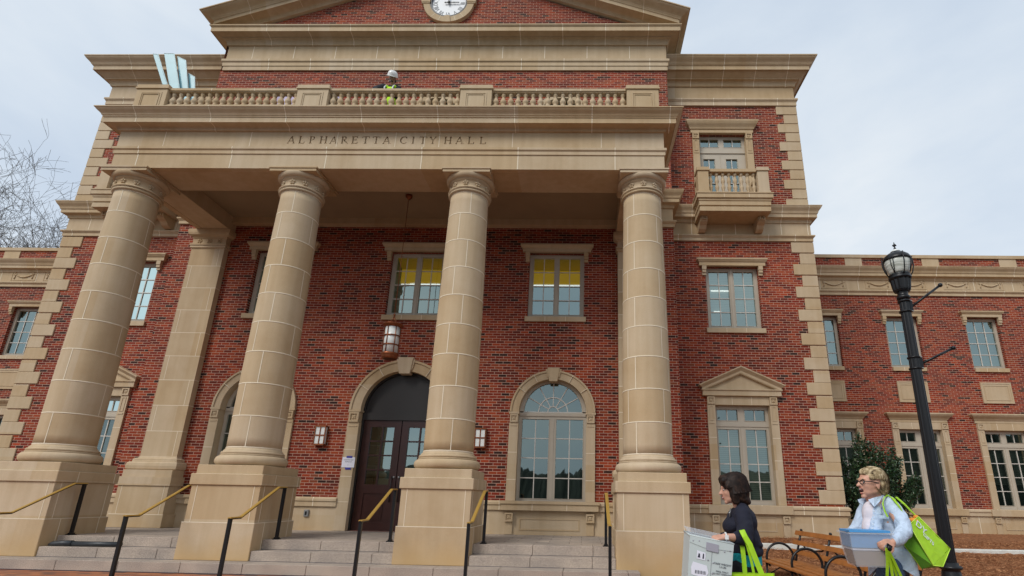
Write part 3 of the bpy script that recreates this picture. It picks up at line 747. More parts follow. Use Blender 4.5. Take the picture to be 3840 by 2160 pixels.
def arch_window(cx):
    y = YW; yf = y + .17; b = MB(); zc = 3.37
    T = [(cx - .75, cx - .09, 1.30, 3.18), (cx + .09, cx + .75, 1.30, 3.18)]
    framed(b, cx - .90, cx + .90, 1.17, 3.345, yf, T)
    for h in T: leaf(b, *h[:4], yf + .04, 2, 4)
    b.box(cx - .03, cx + .03, yf - .015, yf, 1.2, 3.22); b.box(cx - .84, cx + .84, yf - .025, yf, 3.255, 3.33)
    b.arc(cx, zc, .72, .95, 0, pi, yf - .01, yf + .07, 32, 0)
    for r in (.36, .13): b.arc(cx, zc, r - .012, r + .012, 0, pi, yf + .015, yf + .035, 24, 1)
    for k in range(1, 6):
        a = pi * k / 6; b.bar(cx + .13 * cos(a), zc + .13 * sin(a), cx + .73 * cos(a), zc + .73 * sin(a), .022, yf + .012, yf + .034, 1)
    b.box(cx - .74, cx + .74, yf + .01, yf + .04, zc - .03, zc + .0, 1)
    w = b.build('window', ['frame', 'muntin'], hall)
    g = MB()
    for h in T: g.face([(h[0], yf + .04, h[2]), (h[1], yf + .04, h[2]), (h[1], yf + .04, h[3]), (h[0], yf + .04, h[3])])
    g.face([(cx + .74 * cos(pi * k / 24), yf + .042, zc + .74 * sin(pi * k / 24)) for k in range(25)])
    g.build('glass', 'glass_low', w)
    room(cx - .93, cx + .93, 1.17, 4.35, yf + .08, w, 'room', 1.5)
    b = MB()
    for s in (-1, 1):
        x0, x1 = sorted((cx + s * .825, cx + s * 1.045)); m = (x0 + x1) / 2
        b.box(x0, x1, y - .05, y + .17, 1.24, 3.05); b.box(x0 + .012, x1 - .012, y - .055, y + .17, 3.05, 3.27)
        rosette(b, m, 3.165, .19, y - .08); b.box(x0 - .012, x1 + .012, y - .075, y + .17, 3.272, 3.325)
        b.box(x0 + .03, x1 - .03, y - .062, y - .05, 2.98, 3.0)
        for z in (2.35, 1.72): b.box(x0, x1, y - .0535, y - .049, z - .006, z + .006, 1)
    b.arc(cx, 3.33, .825, 1.00, 0, pi, y - .05, y + .17, 36); b.arc(cx, 3.33, 1.001, 1.045, 0, pi, y - .075, y + .1, 36); b.arc(cx, 3.33, .825, .85, 0, pi, y - .062, y - .0505, 36)
    for a in (35, 62, 118, 145):
        a = radians(a); b.bar(cx + .83 * cos(a), 3.33 + .83 * sin(a), cx + 1.04 * cos(a), 3.33 + 1.04 * sin(a), .01, y - .0785, y - .05, 1)
    b.build('archivolt', ['stone', 'joint'], w)
    b = MB(); b.loft([[(cx - .10, yy, 4.09), (cx + .10, yy, 4.09), (cx + .15, yy, 4.43), (cx - .15, yy, 4.43)] for yy in (y - .11, y + .1)], 0, False, True, True)
    b.loft([[(cx - .15, yy, 4.2), (cx + .15, yy, 4.2), (cx + .2, yy, 4.40), (cx - .2, yy, 4.40)] for yy in (y - .085, y + .1)], 0, False, True, True)
    b.build('keystone', 'stone', w)
    b = MB(); b.box(cx - 1.13, cx + 1.13, y - .16, y + .0, 1.03, 1.17); b.box(cx - 1.16, cx + 1.16, y - .19, y, 1.172, 1.238)
    for k in (-.4, .4): b.box(cx + k - .006, cx + k + .006, y - .163, y - .159, 1.03, 1.17, 1)
    for s in (-1, 1):
        rosette(b, cx + s * .94, .875, .19, y - .13); b.box(cx + s * .94 - .085, cx + s * .94 + .085, y - .075, y - .03, .5, .775)
    sunk_panel(b, cx - .70, cx + .70, .59, .86, y - .03, .03)
    b.build('window_sill', ['stone', 'joint'], w)
    return w

for x in CW: upper_window(x, YW, lit=(x != CW[0]))
upper_window(FCX, YQ); upper_window(MFX, YQ)
for x in WGX + WLX[:2]: upper_window(x, YG, wing=True)
ground_window(FCX, YQ, 'ped'); ground_window(MFX, YQ, 'ped')
for x in WGX + WLX[:2]: ground_window(x, YG, 'flat')
arch_window(CW[0]); arch_window(CW[2])
for x in WGX + WLX[:2]:
    b = MB(); b.box(x - .50, x + .50, YG - .03, YG + .02, 4.60, 5.31); sunk_panel(b, x - .50, x + .50, 4.60, 5.31, YG - .03, .05); sunk_panel(b, x - .40, x + .40, 4.70, 5.21, YG - .03, .02)
    b.build('wall_panel', 'stone', hall)

# third floor arched openings behind the balustrade
for k, x in enumerate((AX - 3.7, AX, AX + 3.7)):
    b = MB(); b.arc(x, 11.95, .70, .84, 0, pi, YW - .05, YW + .12, 28)
    for s in (-1, 1):
        x0, x1 = sorted((x + s * .70, x + s * .84)); b.box(x0, x1, YW - .05, YW + .12, 9.5, 11.95)
    b.box(x - .70, x + .70, YW + .05, YW + .1, 11.9, 11.98); b.box(x - .02, x + .02, YW + .04, YW + .09, 9.5, 12.6)
    w = b.build('window', 'stone', hall)
    g = MB(); g.face([(x - .75, YW + .11, 9.5), (x + .75, YW + .11, 9.5)] + [(x + .75 * cos(pi * j / 20), YW + .11, 11.95 + .75 * sin(pi * j / 20)) for j in range(21)]); g.build('glass', 'glass', w)
    room(x - .8, x + .8, 9.5, 12.8, YW + .2, w)

# entrance: surround, doors
cx = CW[1]; b = MB(); y = YW
for s in (-1, 1):
    x0, x1 = sorted((cx + s * 1.0, cx + s * 1.28)); m = (x0 + x1) / 2
    b.box(x0, x1, y - .05, y + .22, .5, 3.0); b.box(x0 + .012, x1 - .012, y - .055, y + .22, 3.0, 3.26); rosette(b, m, 3.13, .24, y - .085)
    b.box(x0 - .012, x1 + .012, y - .075, y + .22, 3.262, 3.315); b.box(x0 + .04, x1 - .04, y - .062, y - .05, 2.90, 2.92)
    for z in (2.35, 1.72, 1.14): b.box(x0, x1, y - .0535, y - .049, z - .006, z + .006, 1)
b.arc(cx, 3.31, 1.0, 1.23, 0, pi, y - .05, y + .22, 40); b.arc(cx, 3.31, 1.231, 1.285, 0, pi, y - .075, y + .1, 40); b.arc(cx, 3.31, 1.0, 1.03, 0, pi, y - .062, y - .0505, 40)
for a in (30, 58, 122, 150):
    a = radians(a); b.bar(cx + 1.0 * cos(a), 3.31 + 1.0 * sin(a), cx + 1.28 * cos(a), 3.31 + 1.28 * sin(a), .01, y - .0785, y - .05, 1)
ds = b.build('door_surround', ['stone', 'joint'], hall)
b = MB(); b.loft([[(cx - .13, yy, 4.23), (cx + .13, yy, 4.23), (cx + .19, yy, 4.65), (cx - .19, yy, 4.65)] for yy in (y - .12, y + .1)], 0, False, True, True)
b.loft([[(cx - .17, yy, 4.33), (cx + .17, yy, 4.33), (cx + .235, yy, 4.60), (cx - .235, yy, 4.60)] for yy in (y - .09, y + .1)], 0, False, True, True); b.build('keystone', 'stone', ds)
b = MB(); yd = YW + .15
b.face([(cx + 1.05 * cos(pi * k / 24), yd + .02, 3.26 + 1.05 * sin(pi * k / 24)) for k in range(25)]); b.arc(cx, 3.31, .95, 1.02, 0, pi, yd - .03, yd + .02, 32)
b.box(cx - 1.0, cx + 1.0, yd - .04, yd + .03, 3.09, 3.27); b.box(cx - 1.0, cx - .955, yd - .04, yd + .03, .5, 3.09); b.box(cx + .955, cx + 1.0, yd - .04, yd + .03, .5, 3.09)
b.build('door_transom_panel', 'bronze', ds)
for s in (-1, 1):
    x0, x1 = sorted((cx + s * .006, cx + s * .953)); hx = (min(cx + s * .18, cx + s * .76), max(cx + s * .18, cx + s * .76))
    b = MB(); wall(b, x0, x1, .51, 3.085, yd, [('rect', hx[0], hx[1], 1.55, 2.92), ('rect', x0 + .2, x1 - .2, .68, 1.34)], 0, .03, 0)
    b.face([(x0 + .2, yd + .02, .68), (x1 - .2, yd + .02, .68), (x1 - .2, yd + .02, 1.34), (x0 + .2, yd + .02, 1.34)])
    b.box(x0 + .26, x1 - .26, yd + .005, yd + .02, .74, 1.28)
    xm = sum(hx) / 2; b.box(xm - .02, xm + .02, yd + .004, yd + .028, 1.55, 2.92)
    for k in range(1, 4): z = 1.55 + 1.37 * k / 4; b.box(hx[0], hx[1], yd + .005, yd + .027, z - .017, z + .017)
    for k in (-1, 1): b.box(x0 if k < 0 else x1 - .004, x0 + .004 if k < 0 else x1, yd, yd + .05, .51, 3.08)
    d = b.build('door', 'door', hall)
    panes([(hx[0], hx[1], 1.55, 2.92)], yd + .03, d, 'glass')
    b = MB(); b.tube([(cx + s * .10, yd - .05, 1.15), (cx + s * .10, yd - .05, 1.75)], .012, 8); b.tube([(cx + s * .10, yd - .05, 1.2), (cx + s * .10, yd + .01, 1.2)], .008, 6); b.tube([(cx + s * .10, yd - .05, 1.7), (cx + s * .10, yd + .01, 1.7)], .008, 6); b.build('door_pull', 'black', d)
    b = MB(); b.lathe([(.022, 0), (.022, .02)], 0, 0, 10); o = b.build('lock', 'grey', d); o.data.transform(Matrix.Translation((cx + s * .06, yd - .001, 1.73)) @ Matrix.Rotation(pi / 2, 4, 'X'))
    for z in (.9, 1.9, 2.75):
        b = MB(); b.box(x0 if s < 0 else x1 - .02, x0 + .02 if s < 0 else x1, yd - .02, yd, z, z + .1); b.build('hinge', 'bronze', d)
b = MB(); b.face([(cx - 1, yd + 1.3, .5), (cx + 1, yd + 1.3, .5), (cx + 1, yd + 1.3, 3.1), (cx - 1, yd + 1.3, 3.1)]); b.box(cx - 1.2, cx - 1.1, yd + .06, yd + 1.4, .5, 3.1); b.box(cx + 1.1, cx + 1.2, yd + .06, yd + 1.4, .5, 3.1); b.box(cx - 1.2, cx + 1.2, yd + .06, yd + 1.4, 3.1, 3.2); b.build('vestibule_wall', 'room', hall)

# ---- flank balcony doors with balconies
def balc_baluster(x, y, z, h):
    b = MB(); p = [(.045, 0), (.045, .05), (.028, .07), (.026, .14), (.045, .26), (.05, .33), (.03, .42), (.032, .44), (.032, .48), (.03, .5), (.05, .58), (.046, .66), (.026, .80), (.024, .86), (.042, .88), (.046, .93), (.042, .97), (.04, 1)]
    b.lathe([(r * 1.15, t * h) for r, t in p], x, y, 14, z); return b
def balcony_door(cx):
    y = YQ; yf = y + .14
    b = MB(); T = [(cx - .62, cx - .08, 11.66, 11.94), (cx + .08, cx + .62, 11.66, 11.94), (cx - .56, cx - .22, 10.0, 11.24), (cx + .12, cx + .46, 10.0, 11.24)]
    framed(b, cx - .73, cx + .73, 9.45, 12.05, yf, T)
    for h in T[:2]: leaf(b, *h[:4], yf + .03, 2, 1)
    for h in T[2:]: leaf(b, *h[:4], yf + .03, 2, 3)
    b.box(cx - .7, cx + .7, yf - .03, yf, 11.43, 11.50); b.box(cx - .055, cx - .04, yf - .012, yf, 9.5, 11.42, 0)
    d = b.build('balcony_door', ['frame', 'muntin'], hall); panes(T, yf + .04, d, 'glass'); room(cx - .73, cx + .73, 9.45, 12.05, yf + .08, d)
    b = MB()
    for s in (-1, 1): jamb(b, cx, s, y, .70, .90, 9.46, 12.02)
    b.sweep([(0, 12.03), (.06, 12.04), (.06, 12.14), (.08, 12.15)] + cyma(.09, 12.16, .19, 12.35, 5) + [(.20, 12.36), (.20, 12.41), (-.02, 12.43), (-.02, 12.03)], [(cx - .88, y + .1), (cx - .88, y - .001), (cx + .88, y - .001), (cx + .88, y + .1)])
    b.build('door_surround', ['stone', 'joint'], d)
    Y0 = 12.81
    b = MB(); e = .04
    b.sweep([(-.6, 8.94), (-.03, 8.94), (-.03, 9.07), (-.055, 9.085), (-.055, 9.10), (-.02, 9.115), (-.02, 9.24), (0, 9.25), (0, 9.30), (.04, 9.32), (.04, 9.44), (.06, 9.45), (.06, 9.48), (-.6, 9.49)], [(cx - 1.0, YQ + .02), (cx - 1.0, Y0), (cx + 1.0, Y0), (cx + 1.0, YQ + .02)])
    b.box(cx - .5, cx + .5, Y0 + .5, YQ, 8.945, 9.485)
    for k in (-.3, .38): b.box(cx + k - .005, cx + k + .005, Y0 - .044, Y0 - .039, 9.325, 9.435, 1)
    bal = b.build('balcony', ['stone', 'joint'], hall)
    for s in (-1, 1):
        b = MB(); bx = cx + s * .80; pr = [(13.12, 8.935), (13.12, 8.83), (13.15, 8.82), (13.15, 8.80), (13.28, 8.74), (13.36, 8.66), (13.46, 8.62), (13.6, 8.61), (13.6, 8.935)]
        b.loft([[(bx - .10, a, c) for a, c in pr], [(bx + .10, a, c) for a, c in pr]], 0, False, True, True); rosette(b, bx, 8.885, .12, 13.09)
        b.build('corbel', 'stone', bal)
        b = MB(); px = cx + s * .83; b.box(px - .15, px + .15, Y0 + .01, Y0 + .30, 9.55, 10.20); b.box(px - .18, px + .18, Y0 - .02, Y0 + .33, 10.20, 10.24); b.box(px - .17, px + .17, Y0 - .01, Y0 + .32, 10.24, 10.31); b.box(px - .17, px + .17, Y0 - .01, Y0 + .32, 9.49, 9.55)
        b.build('balcony_pier', 'stone', bal)
    b = MB(); b.box(cx - .65, cx + .65, Y0 + .04, Y0 + .24, 10.19, 10.28); b.box(cx - .66, cx + .66, Y0 + .06, Y0 + .22, 9.49, 9.53)
    for s in (-1, 1): px = cx + s * .83; b.box(px - .10, px + .10, Y0 + .34, YQ - .06, 10.19, 10.28)
    b.build('balcony_rail', 'stone', bal)
    for k in range(8): balc_baluster(cx - .60 + 1.2 * k / 7, Y0 + .14, 9.53, .66).build('baluster', 'stone', bal)
    for s in (-1, 1):
        for k in range(2): balc_baluster(cx + s * .83, Y0 + .43 + .15 * k, 9.49, .70).build('baluster', 'stone', bal)
balcony_door(FCX); balcony_door(MFX)

# ---- columns
def column(cx, cy):
    b = MB(); D = .654
    b.bbox(cx - D, cx + D, cy - D, cy + D, .166 if cx < 1 else -.002, .783); b.bbox(cx - .628, cx + .628, cy - .628, cy + .628, .784, 1.42, b=.004)
    b.bbox(cx - .661, cx + .661, cy - .661, cy + .661, 1.421, 1.617); b.bbox(cx - .609, cx + .609, cy - .609, cy + .609, 1.618, 1.775)
    for s in (-1, 1):
        b.box(cx + s * .52 - .005, cx + s * .52 + .005, cy - .632, cy - .627, .79, 1.415, 1); b.box(cx + .627, cx + .632, cy + s * .5 - .005, cy + s * .5 + .005, .79, 1.415, 1)
        b.box(cx - .632, cx - .627, cy + s * .5 - .005, cy + s * .5 + .005, .79, 1.415, 1)
    b.box(cx - D + .004, cx + D - .004, cy - D - .001, cy - D + .01, .778, .79, 1); b.box(cx + D - .01, cx + D + .001, cy - D + .01, cy + D - .01, .778, .79, 1)
    b.box(cx - .612, cx + .612, cy - .612, cy + .612, 1.612, 1.622, 1)
    for yy in (cy - .35, cy + .45): b.box(cx + D - .001, cx + D + .003, yy - .005, yy + .005, .17, .78, 1); b.box(cx + .66, cx + .664, yy + .1, yy + .11, 1.425, 1.615, 1)
    col = b.build('pedestal', ['stone_low', 'joint'], None)
    root = thing('column', None, None, (cx, cy, .166)); adopt(root, hall)
    col.parent = root; col.matrix_parent_inverse = wm(root).inverted()
    b = MB(); tor = [(.60, 1.776)] + [(.535 + .085 * cos(t), 1.87 + .092 * sin(t)) for t in [(-pi / 2 + pi * k / 10) for k in range(11)]]
    tor += [(.55, 1.965), (.55, 1.985)] + [(.515 + .03 * cos(t), 2.012 + .027 * sin(t)) for t in [(-pi / 2 + pi * k / 6) for k in range(7)]] + [(.51, 2.04), (.51, 2.055)] + [(.473 + .035 * (1 - sin(pi / 2 * k / 4)), 2.06 + .05 * k / 4) for k in range(5)]
    b.lathe(tor, cx, cy, 56); b.build('column_base', 'stone', root)
    def R(z):
        t = (z - 2.11) / (7.59 - 2.11); return .472 - .062 * max(0, (t - .2) / .8) ** 1.4
    b = MB(); zs = [2.11 + (7.6 - 2.11) * k / 30 for k in range(31)]
    b.lathe([(R(z), z) for z in zs], cx, cy, 56)
    js = [7.08, 6.45, 5.83, 5.21, 4.59, 3.97, 3.33, 2.70]
    for z in js + [2.112, 7.595]: r = R(z); b.lathe([(r + .001, z - .010), (r + .0045, z - .008), (r + .0045, z + .008), (r + .001, z + .010)], cx, cy, 56, m=1, cap=False)
    lv = [7.59] + js + [2.11]
    base = {-10.141: 5, -6.377: 12, -2.583: 18, 1.251: -32}[cx]
    for k in range(len(lv) - 1):
        z1, z0 = lv[k], lv[k + 1]; off = base if k % 2 == 0 else base + (62 if cx < 0 else 68)
        for a in ([off, off + 90, off + 180, off + 270] if cx > -8 else [off + (0 if k % 2 == 0 else 25), off + 180]):
            a = radians(a - 90); rings = []
            for z in (z0 + .006, z1 - .006):
                r = R(z) + .004; rings.append([(cx + r * cos(a - .016), cy + r * sin(a - .016), z), (cx + r * cos(a + .016), cy + r * sin(a + .016), z)])
            b.face([rings[0][0], rings[0][1], rings[1][1], rings[1][0]], 1)
    b.build('shaft', ['stone', 'joint'], root)
    b = MB(); r0 = R(7.6)
    cp = [(r0, 7.60), (r0 + .025, 7.605)] + [(r0 + .02 + .03 * cos(t), 7.64 + .028 * sin(t)) for t in [(-pi / 2 + pi * k / 6) for k in range(7)]] + [(r0 + .02, 7.67), (r0 + .055, 7.675)] + [(r0 + .04 + .025 * cos(t), 7.70 + .022 * sin(t)) for t in [(-pi / 2 + pi * k / 6) for k in range(7)]]
    cp += [(r0 + .012, 7.725), (r0 + .006, 7.74), (r0 + .006, 7.89), (r0 + .03, 7.895), (r0 + .035, 7.925), (r0 + .045, 7.93)] + [(r0 + .045 + .075 * sin(pi / 2 * k / 6), 7.93 + .075 * (1 - cos(pi / 2 * k / 6)) + .012 * k / 6) for k in range(7)] + [(r0 + .12, 8.03)]
    b.lathe(cp, cx, cy, 56)
    for k in range(10):
        a = radians(-90 - 2 + 36 * k); ex, ey = cos(a), sin(a); tx, ty = -sin(a), cos(a); rr = r0 + .016
        for q in range(5):
            t = 2 * pi * q / 5 + pi / 2; u, v = .040 * cos(t), .040 * sin(t)
            b.sphere((cx + ex * rr + tx * u, cy + ey * rr + ty * u, 7.815 + v), (.024, .024, .024), n=7, k=5)
        b.sphere((cx + ex * (rr + .014), cy + ey * (rr + .014), 7.815), .015, n=6, k=4)
    b.build('capital', 'stone', root)
    b = MB(); A = .531; b.box(cx - A + .02, cx + A - .02, cy - A + .02, cy + A - .02, 8.03, 8.095); b.box(cx - A, cx + A, cy - A, cy + A, 8.096, 8.129); b.build('abacus', 'stone', root)
for p in COLS: column(*p)

# pilasters on the wall behind the outer columns
for cx in (-10.16, 2 * AX + 10.16):
    root = thing('pilaster', None, None, (cx, 12.7, .5)); adopt(root, hall); y = 12.68
    b = MB(); b.box(cx - .45, cx + .45, y, YW, 2.10, 7.60)
    zz = [7.08, 6.45, 5.83, 5.21, 4.59, 3.97, 3.33, 2.70]
    for z in zz: b.box(cx - .452, cx + .452, y - .002, YW, z - .006, z + .006, 1)
    lv = [7.6] + zz + [2.1]
    for k in range(9): x = cx - .33 if k % 2 else cx + .33; b.box(x - .005, x + .005, y - .002, y + .01, lv[k + 1] + .006, lv[k] - .006, 1)
    b.build('shaft', ['stone', 'joint'], root)
    b = MB(); P = [(cx - .45, YW), (cx - .45, y), (cx + .45, y), (cx + .45, YW)]
    b.sweep([(0, 7.6), (.035, 7.61), (.035, 7.66), (.015, 7.665), (.05, 7.68), (.05, 7.72), (.005, 7.73), (.005, 7.89), (.03, 7.9), (.03, 7.93), (.05, 7.935), (.10, 7.97), (.115, 8.03), (.115, 8.128), (-.05, 8.128), (-.05, 7.6)], P)
    for k in (-1, 0, 1):
        for q in range(5): b.sphere((cx + k * .27 + .045 * cos(q * 1.257), y - .01, 7.81 + .045 * sin(q * 1.257)), (.028, .018, .028), n=7, k=5)
        b.sphere((cx + k * .27, y - .022, 7.81), .016, n=6, k=4)
    b.build('capital', 'stone', root)
    b = MB(); b.sweep([(.13, 1.776), (.155, 1.80), (.165, 1.87), (.155, 1.93), (.13, 1.96), (.09, 1.965), (.09, 1.985), (.085, 2.0), (.085, 2.03), (.05, 2.05), (.02, 2.06), (0, 2.10), (-.05, 2.1), (-.05, 1.776)], P); b.build('column_base', 'stone', root)
    b = MB()
    for hw, yy, z0, z1 in ((.635, 12.42, .5, .783), (.60, 12.45, .783, 1.42), (.635, 12.42, 1.42, 1.617), (.585, 12.47, 1.617, 1.776)): b.box(cx - hw, cx + hw, yy, YW, z0, z1)
    for s in (-1, 1): b.box(cx + s * .5 - .005, cx + s * .5 + .005, 12.447, 12.46, .79, 1.415, 1)
    b.box(cx - .636, cx + .636, 12.419, 12.43, .778, .79, 1)
    b.build('pedestal', ['stone_low', 'joint'], root)

# ---- terrace balustrade
bal = thing('balustrade', None, None, (AX, 10.2, 9.47)); adopt(bal, hall)
PXS = [-10.12, -6.33, -2.54, 1.27]
for px in PXS:
    b = MB(); b.box(px - .36, px + .36, 9.87, 10.56, 9.47, 10.28); sunk_panel(b, px - .25, px + .25, 9.6, 10.19, 9.87, .03); sunk_panel(b, px - .20, px + .20, 9.65, 10.14, 9.868, .016)
    b.box(px - .39, px + .39, 9.84, 10.59, 10.285, 10.32); b.box(px - .375, px + .375, 9.855, 10.575, 10.321, 10.395)
    b.build('balustrade_pier', 'stone', bal)
def bal_mesh():
    b = MB(); p = [(.075, 0), (.075, .045), (.05, .06), (.058, .075), (.058, .095), (.045, .11), (.062, .17), (.079, .23), (.080, .28), (.068, .35), (.05, .42), (.038, .49), (.034, .53), (.05, .55), (.034, .565), (.052, .59), (.058, .63), (.05, .665), (.034, .68), (.06, .685), (.06, .71)]
    b.lathe([(r * .92, z * .36 / .71) for r, z in p], 0, 0, 16); return b.mesh('baluster')
bmesh_ = bal_mesh(); bmesh_.materials.append(M['stone'])
def put_bal(x, y):
    o = bpy.data.objects.new('baluster', bmesh_); C.objects.link(o); o.location = (x, y, 9.885); adopt(o, bal)
for k in range(3):
    x0, x1 = PXS[k] + .36, PXS[k + 1] - .36
    b = MB(); b.box(x0, x1, 9.915, 10.10, 9.47, 9.884); b.box(x0, x1, 9.925, 10.07, 10.245, 10.268); b.box(x0, x1, 9.90, 10.10, 10.27, 10.33)
    for q in (.33, .66): b.box(x0 + (x1 - x0) * q - .006, x0 + (x1 - x0) * q + .006, 9.897, 9.902, 10.262, 10.33, 1)
    b.build('balustrade_rail', ['stone', 'joint'], bal)
    n = 18
    for q in range(n): put_bal(x0 + .085 + (x1 - x0 - .17) * q / (n - 1), 9.995)
for px in (PXS[0], PXS[3]):
    b = MB(); b.box(px - .10, px + .10, 10.56, YW - .02, 9.47, 9.884); b.box(px - .1, px + .1, 10.56, YW - .02, 10.246, 10.33); b.build('balustrade_rail', 'stone', bal)
    for q in range(9): put_bal(px, 10.72 + .24 * q)

# ---- clock in the pediment
clk = thing('clock', None, None, (-4.39, YW, 16.27)); adopt(clk, hall); cx, cz = -4.39, 16.26
b = MB(); b.arc(cx, cz, .60, .80, 0, 2 * pi, YW - .12, YW + .02, 56)
for a in (-90, 90): b.arc(cx, cz, .58, .83, radians(a - 8), radians(a + 8), YW - .15, YW + .02, 6)
for s in (-1, 1): b.box(cx + s * .72 - .14, cx + s * .72 + .14, YW - .15, YW + .02, cz - .03, cz + .34); b.box(cx + s * .72 - .13, cx + s * .72 + .13, YW - .135, YW + .02, cz - .075, cz - .045)
for a in (-70, -50, -110, -130): a = radians(a); b.bar(cx + .6 * cos(a), cz + .6 * sin(a), cx + .8 * cos(a), cz + .8 * sin(a), .01, YW - .123, YW - .1, 1)
b.build('clock_surround', ['stone', 'joint'], clk)
b = MB(); b.arc(cx, cz, .545, .60, 0, 2 * pi, YW - .11, YW, 56); b.build('bezel', 'black', clk)
b = MB(); b.face([(cx + .55 * cos(2 * pi * k / 56), YW - .05, cz + .55 * sin(2 * pi * k / 56)) for k in range(56)]); b.build('clock_face', 'clockwhite', clk)
b = MB()
for k, t in enumerate(['XII', 'I', 'II', 'III', 'IIII', 'V', 'VI', 'VII', 'VIII', 'IX', 'X', 'XI']):
    a = pi / 2 - k * pi / 6; mt = Matrix.Translation((cx + .42 * cos(a), YW - .053, cz + .42 * sin(a))) @ Matrix.Rotation(-(a - pi / 2), 4, 'Y') @ Matrix.Rotation(pi / 2, 4, 'X') @ Matrix.Scale(.72 if len(t) > 2 else .95, 4, (1, 0, 0))
    add_text(b, t, .20, mt, .002)
for k in range(60):
    a = 2 * pi * k / 60; b.bar(cx + .51 * cos(a), cz + .51 * sin(a), cx + .53 * cos(a), cz + .53 * sin(a), .006 if k % 5 else .014, YW - .054, YW - .0505)
b.build('numerals', 'numeral', clk)
b = MB(); b.bar(cx - .13, cz, cx + .33, cz, .03, YW - .10, YW - .09); b.sphere((cx + .16, YW - .095, cz), (.03, .008, .028), n=10, k=6); b.sphere((cx - .11, YW - .095, cz), (.035, .008, .028), n=10, k=6)
b.bar(cx, cz - .08, cx, cz + .47, .03, YW - .115, YW - .105); b.sphere((cx, YW - .10, cz), (.05, .03, .05), n=12, k=6)
b.build('hands', 'black', clk)
# ------------------------------------------------------------------ steps and ground
S1, S2, S3 = 9.30, 9.66, 9.96
st = thing('stone_steps', 'grey granite steps and landing leading up to the portico columns', 'steps', (AX, 9.3, 0))
def step(z0, z1, y0, y1, x0, x1, seed):
    b = MB(); rnd = random.Random(seed); x = x0; L = 1.06
    while x < x1 - .05:
        xe = min(x + L + rnd.uniform(-.01, .01), x1)
        b.bbox(x + .003, xe - .003, y0, y1, z0, z1, b=.006); x = xe
    o = b.build('step', 'gran_plain', st); return o
M['gran_plain'] = granite_mat('granite_tread', joints=False)
step(0.0, .165, S1, S1 + .5, -13.0, .97, 3)
ed = [(-13, -10.80), (COLS[0][0] + .655, COLS[1][0] - .655), (COLS[1][0] + .655, COLS[2][0] - .655), (COLS[2][0] + .655, COLS[3][0] - .655)]
for k, (xa, xb) in enumerate(ed):
    step(.165, .33, S2, S2 + .42, xa, xb, 10 + k); step(.33, .495, S3, S3 + .42, xa, xb, 20 + k)
b = MB(); b.box(-13, 1.9, S3 + .40, YW, .05, .493)
b.box(-13, 1.9, S1 + .5, S3 + .4, .0, .163); b.build('landing', 'paver', st)
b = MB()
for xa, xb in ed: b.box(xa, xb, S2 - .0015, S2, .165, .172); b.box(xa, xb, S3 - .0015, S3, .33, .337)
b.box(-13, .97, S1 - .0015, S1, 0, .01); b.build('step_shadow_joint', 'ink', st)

M['plazabrick'] = None
def paver_mat():
    m, nt, bb, out = newmat('plaza_brick_paving')
    g, sp, uv = uv_by_normal(nt)
    br = N(nt, 'ShaderNodeTexBrick'); nt.links.new(uv, br.inputs['Vector'])
    for k, v in (('Scale', 1), ('Mortar Size', .003), ('Mortar Smooth', .1), ('Bias', 0), ('Brick Width', .2), ('Row Height', .1)): br.inputs[k].default_value = v
    br.inputs['Color1'].default_value = (0, 0, 0, 1); br.inputs['Color2'].default_value = (1, 1, 1, 1)
    r = ramp(nt, [(0, (.14, .07, .05)), (.4, (.34, .11, .045)), (1, (.46, .17, .07))]); nt.links.new(br.outputs['Color'], r.inputs[0])
    col = mixc(nt, br.outputs['Fac'], r.outputs[0], (.10, .07, .05)); nt.links.new(col, bb.inputs['Base Color']); bb.inputs['Roughness'].default_value = .55
    return m
M['plazabrick'] = paver_mat()
M['ground'] = plain('low_bounce_ground', (.05, .05, .048), .95, var=.2, vscale=.3)  # unseen ground kept dark to cut light bounced onto undersides
b = MB(); b.face([(-400, -400, -.03), (400, -400, -.03), (400, 400, -.03), (-400, 400, -.03)]); tag(b.build('ground', 'ground', fix=False), kind='structure')
b = MB(); b.face([(-40, 3.2, -.004), (30, 3.2, -.004), (30, 9.4, -.004), (-40, 9.4, -.004)]); tag(b.build('plaza_paving', 'plazabrick', fix=False), kind='structure')

def gz(x, y):
    if y < 7.2: z = 0
    elif y < 11.9: z = .37 * ((y - 7.2) / 4.7) ** .9
    elif y < 12.1: z = .37 + .03 * (y - 11.9) / .2
    else: z = .43 + .07 * min(1, (y - 12.1) / 1.4)
    return z
def gnoise(x, y):
    return .030 * noise.noise(Vector((x * 1.7, y * 1.7, 0))) + .030 * noise.noise(Vector((x * 6, y * 6, 3))) + .016 * noise.noise(Vector((x * 25, y * 25, 5)))
def mulchmat(name, a, c2):
    m, nt, bb, out = newmat(name)
    g = N(nt, 'ShaderNodeNewGeometry'); n = N(nt, 'ShaderNodeTexNoise'); n.inputs['Scale'].default_value = 14; n.inputs['Detail'].default_value = 8; n.inputs['Roughness'].default_value = .75
    nt.links.new(g.outputs['Position'], n.inputs['Vector'])
    r = ramp(nt, [(.32, a), (.5, tuple((p + q) / 2 for p, q in zip(a, c2))), (.68, c2)]); nt.links.new(n.outputs[0], r.inputs[0])
    nt.links.new(r.outputs[0], bb.inputs['Base Color']); bb.inputs['Roughness'].default_value = .95; bb.inputs['Specular IOR Level'].default_value = .1
    return m
M['mulch'] = mulchmat('pine_straw_bed', (.09, .036, .017), (.40, .18, .085))
M['straw'] = mulchmat('pine_straw', (.22, .085, .032), (.72, .37, .18))
b = MB(); x0, x1, y0, y1 = 2.0, 27.0, 6.6, 17.6; nx, ny = 420, 300
idx = {}
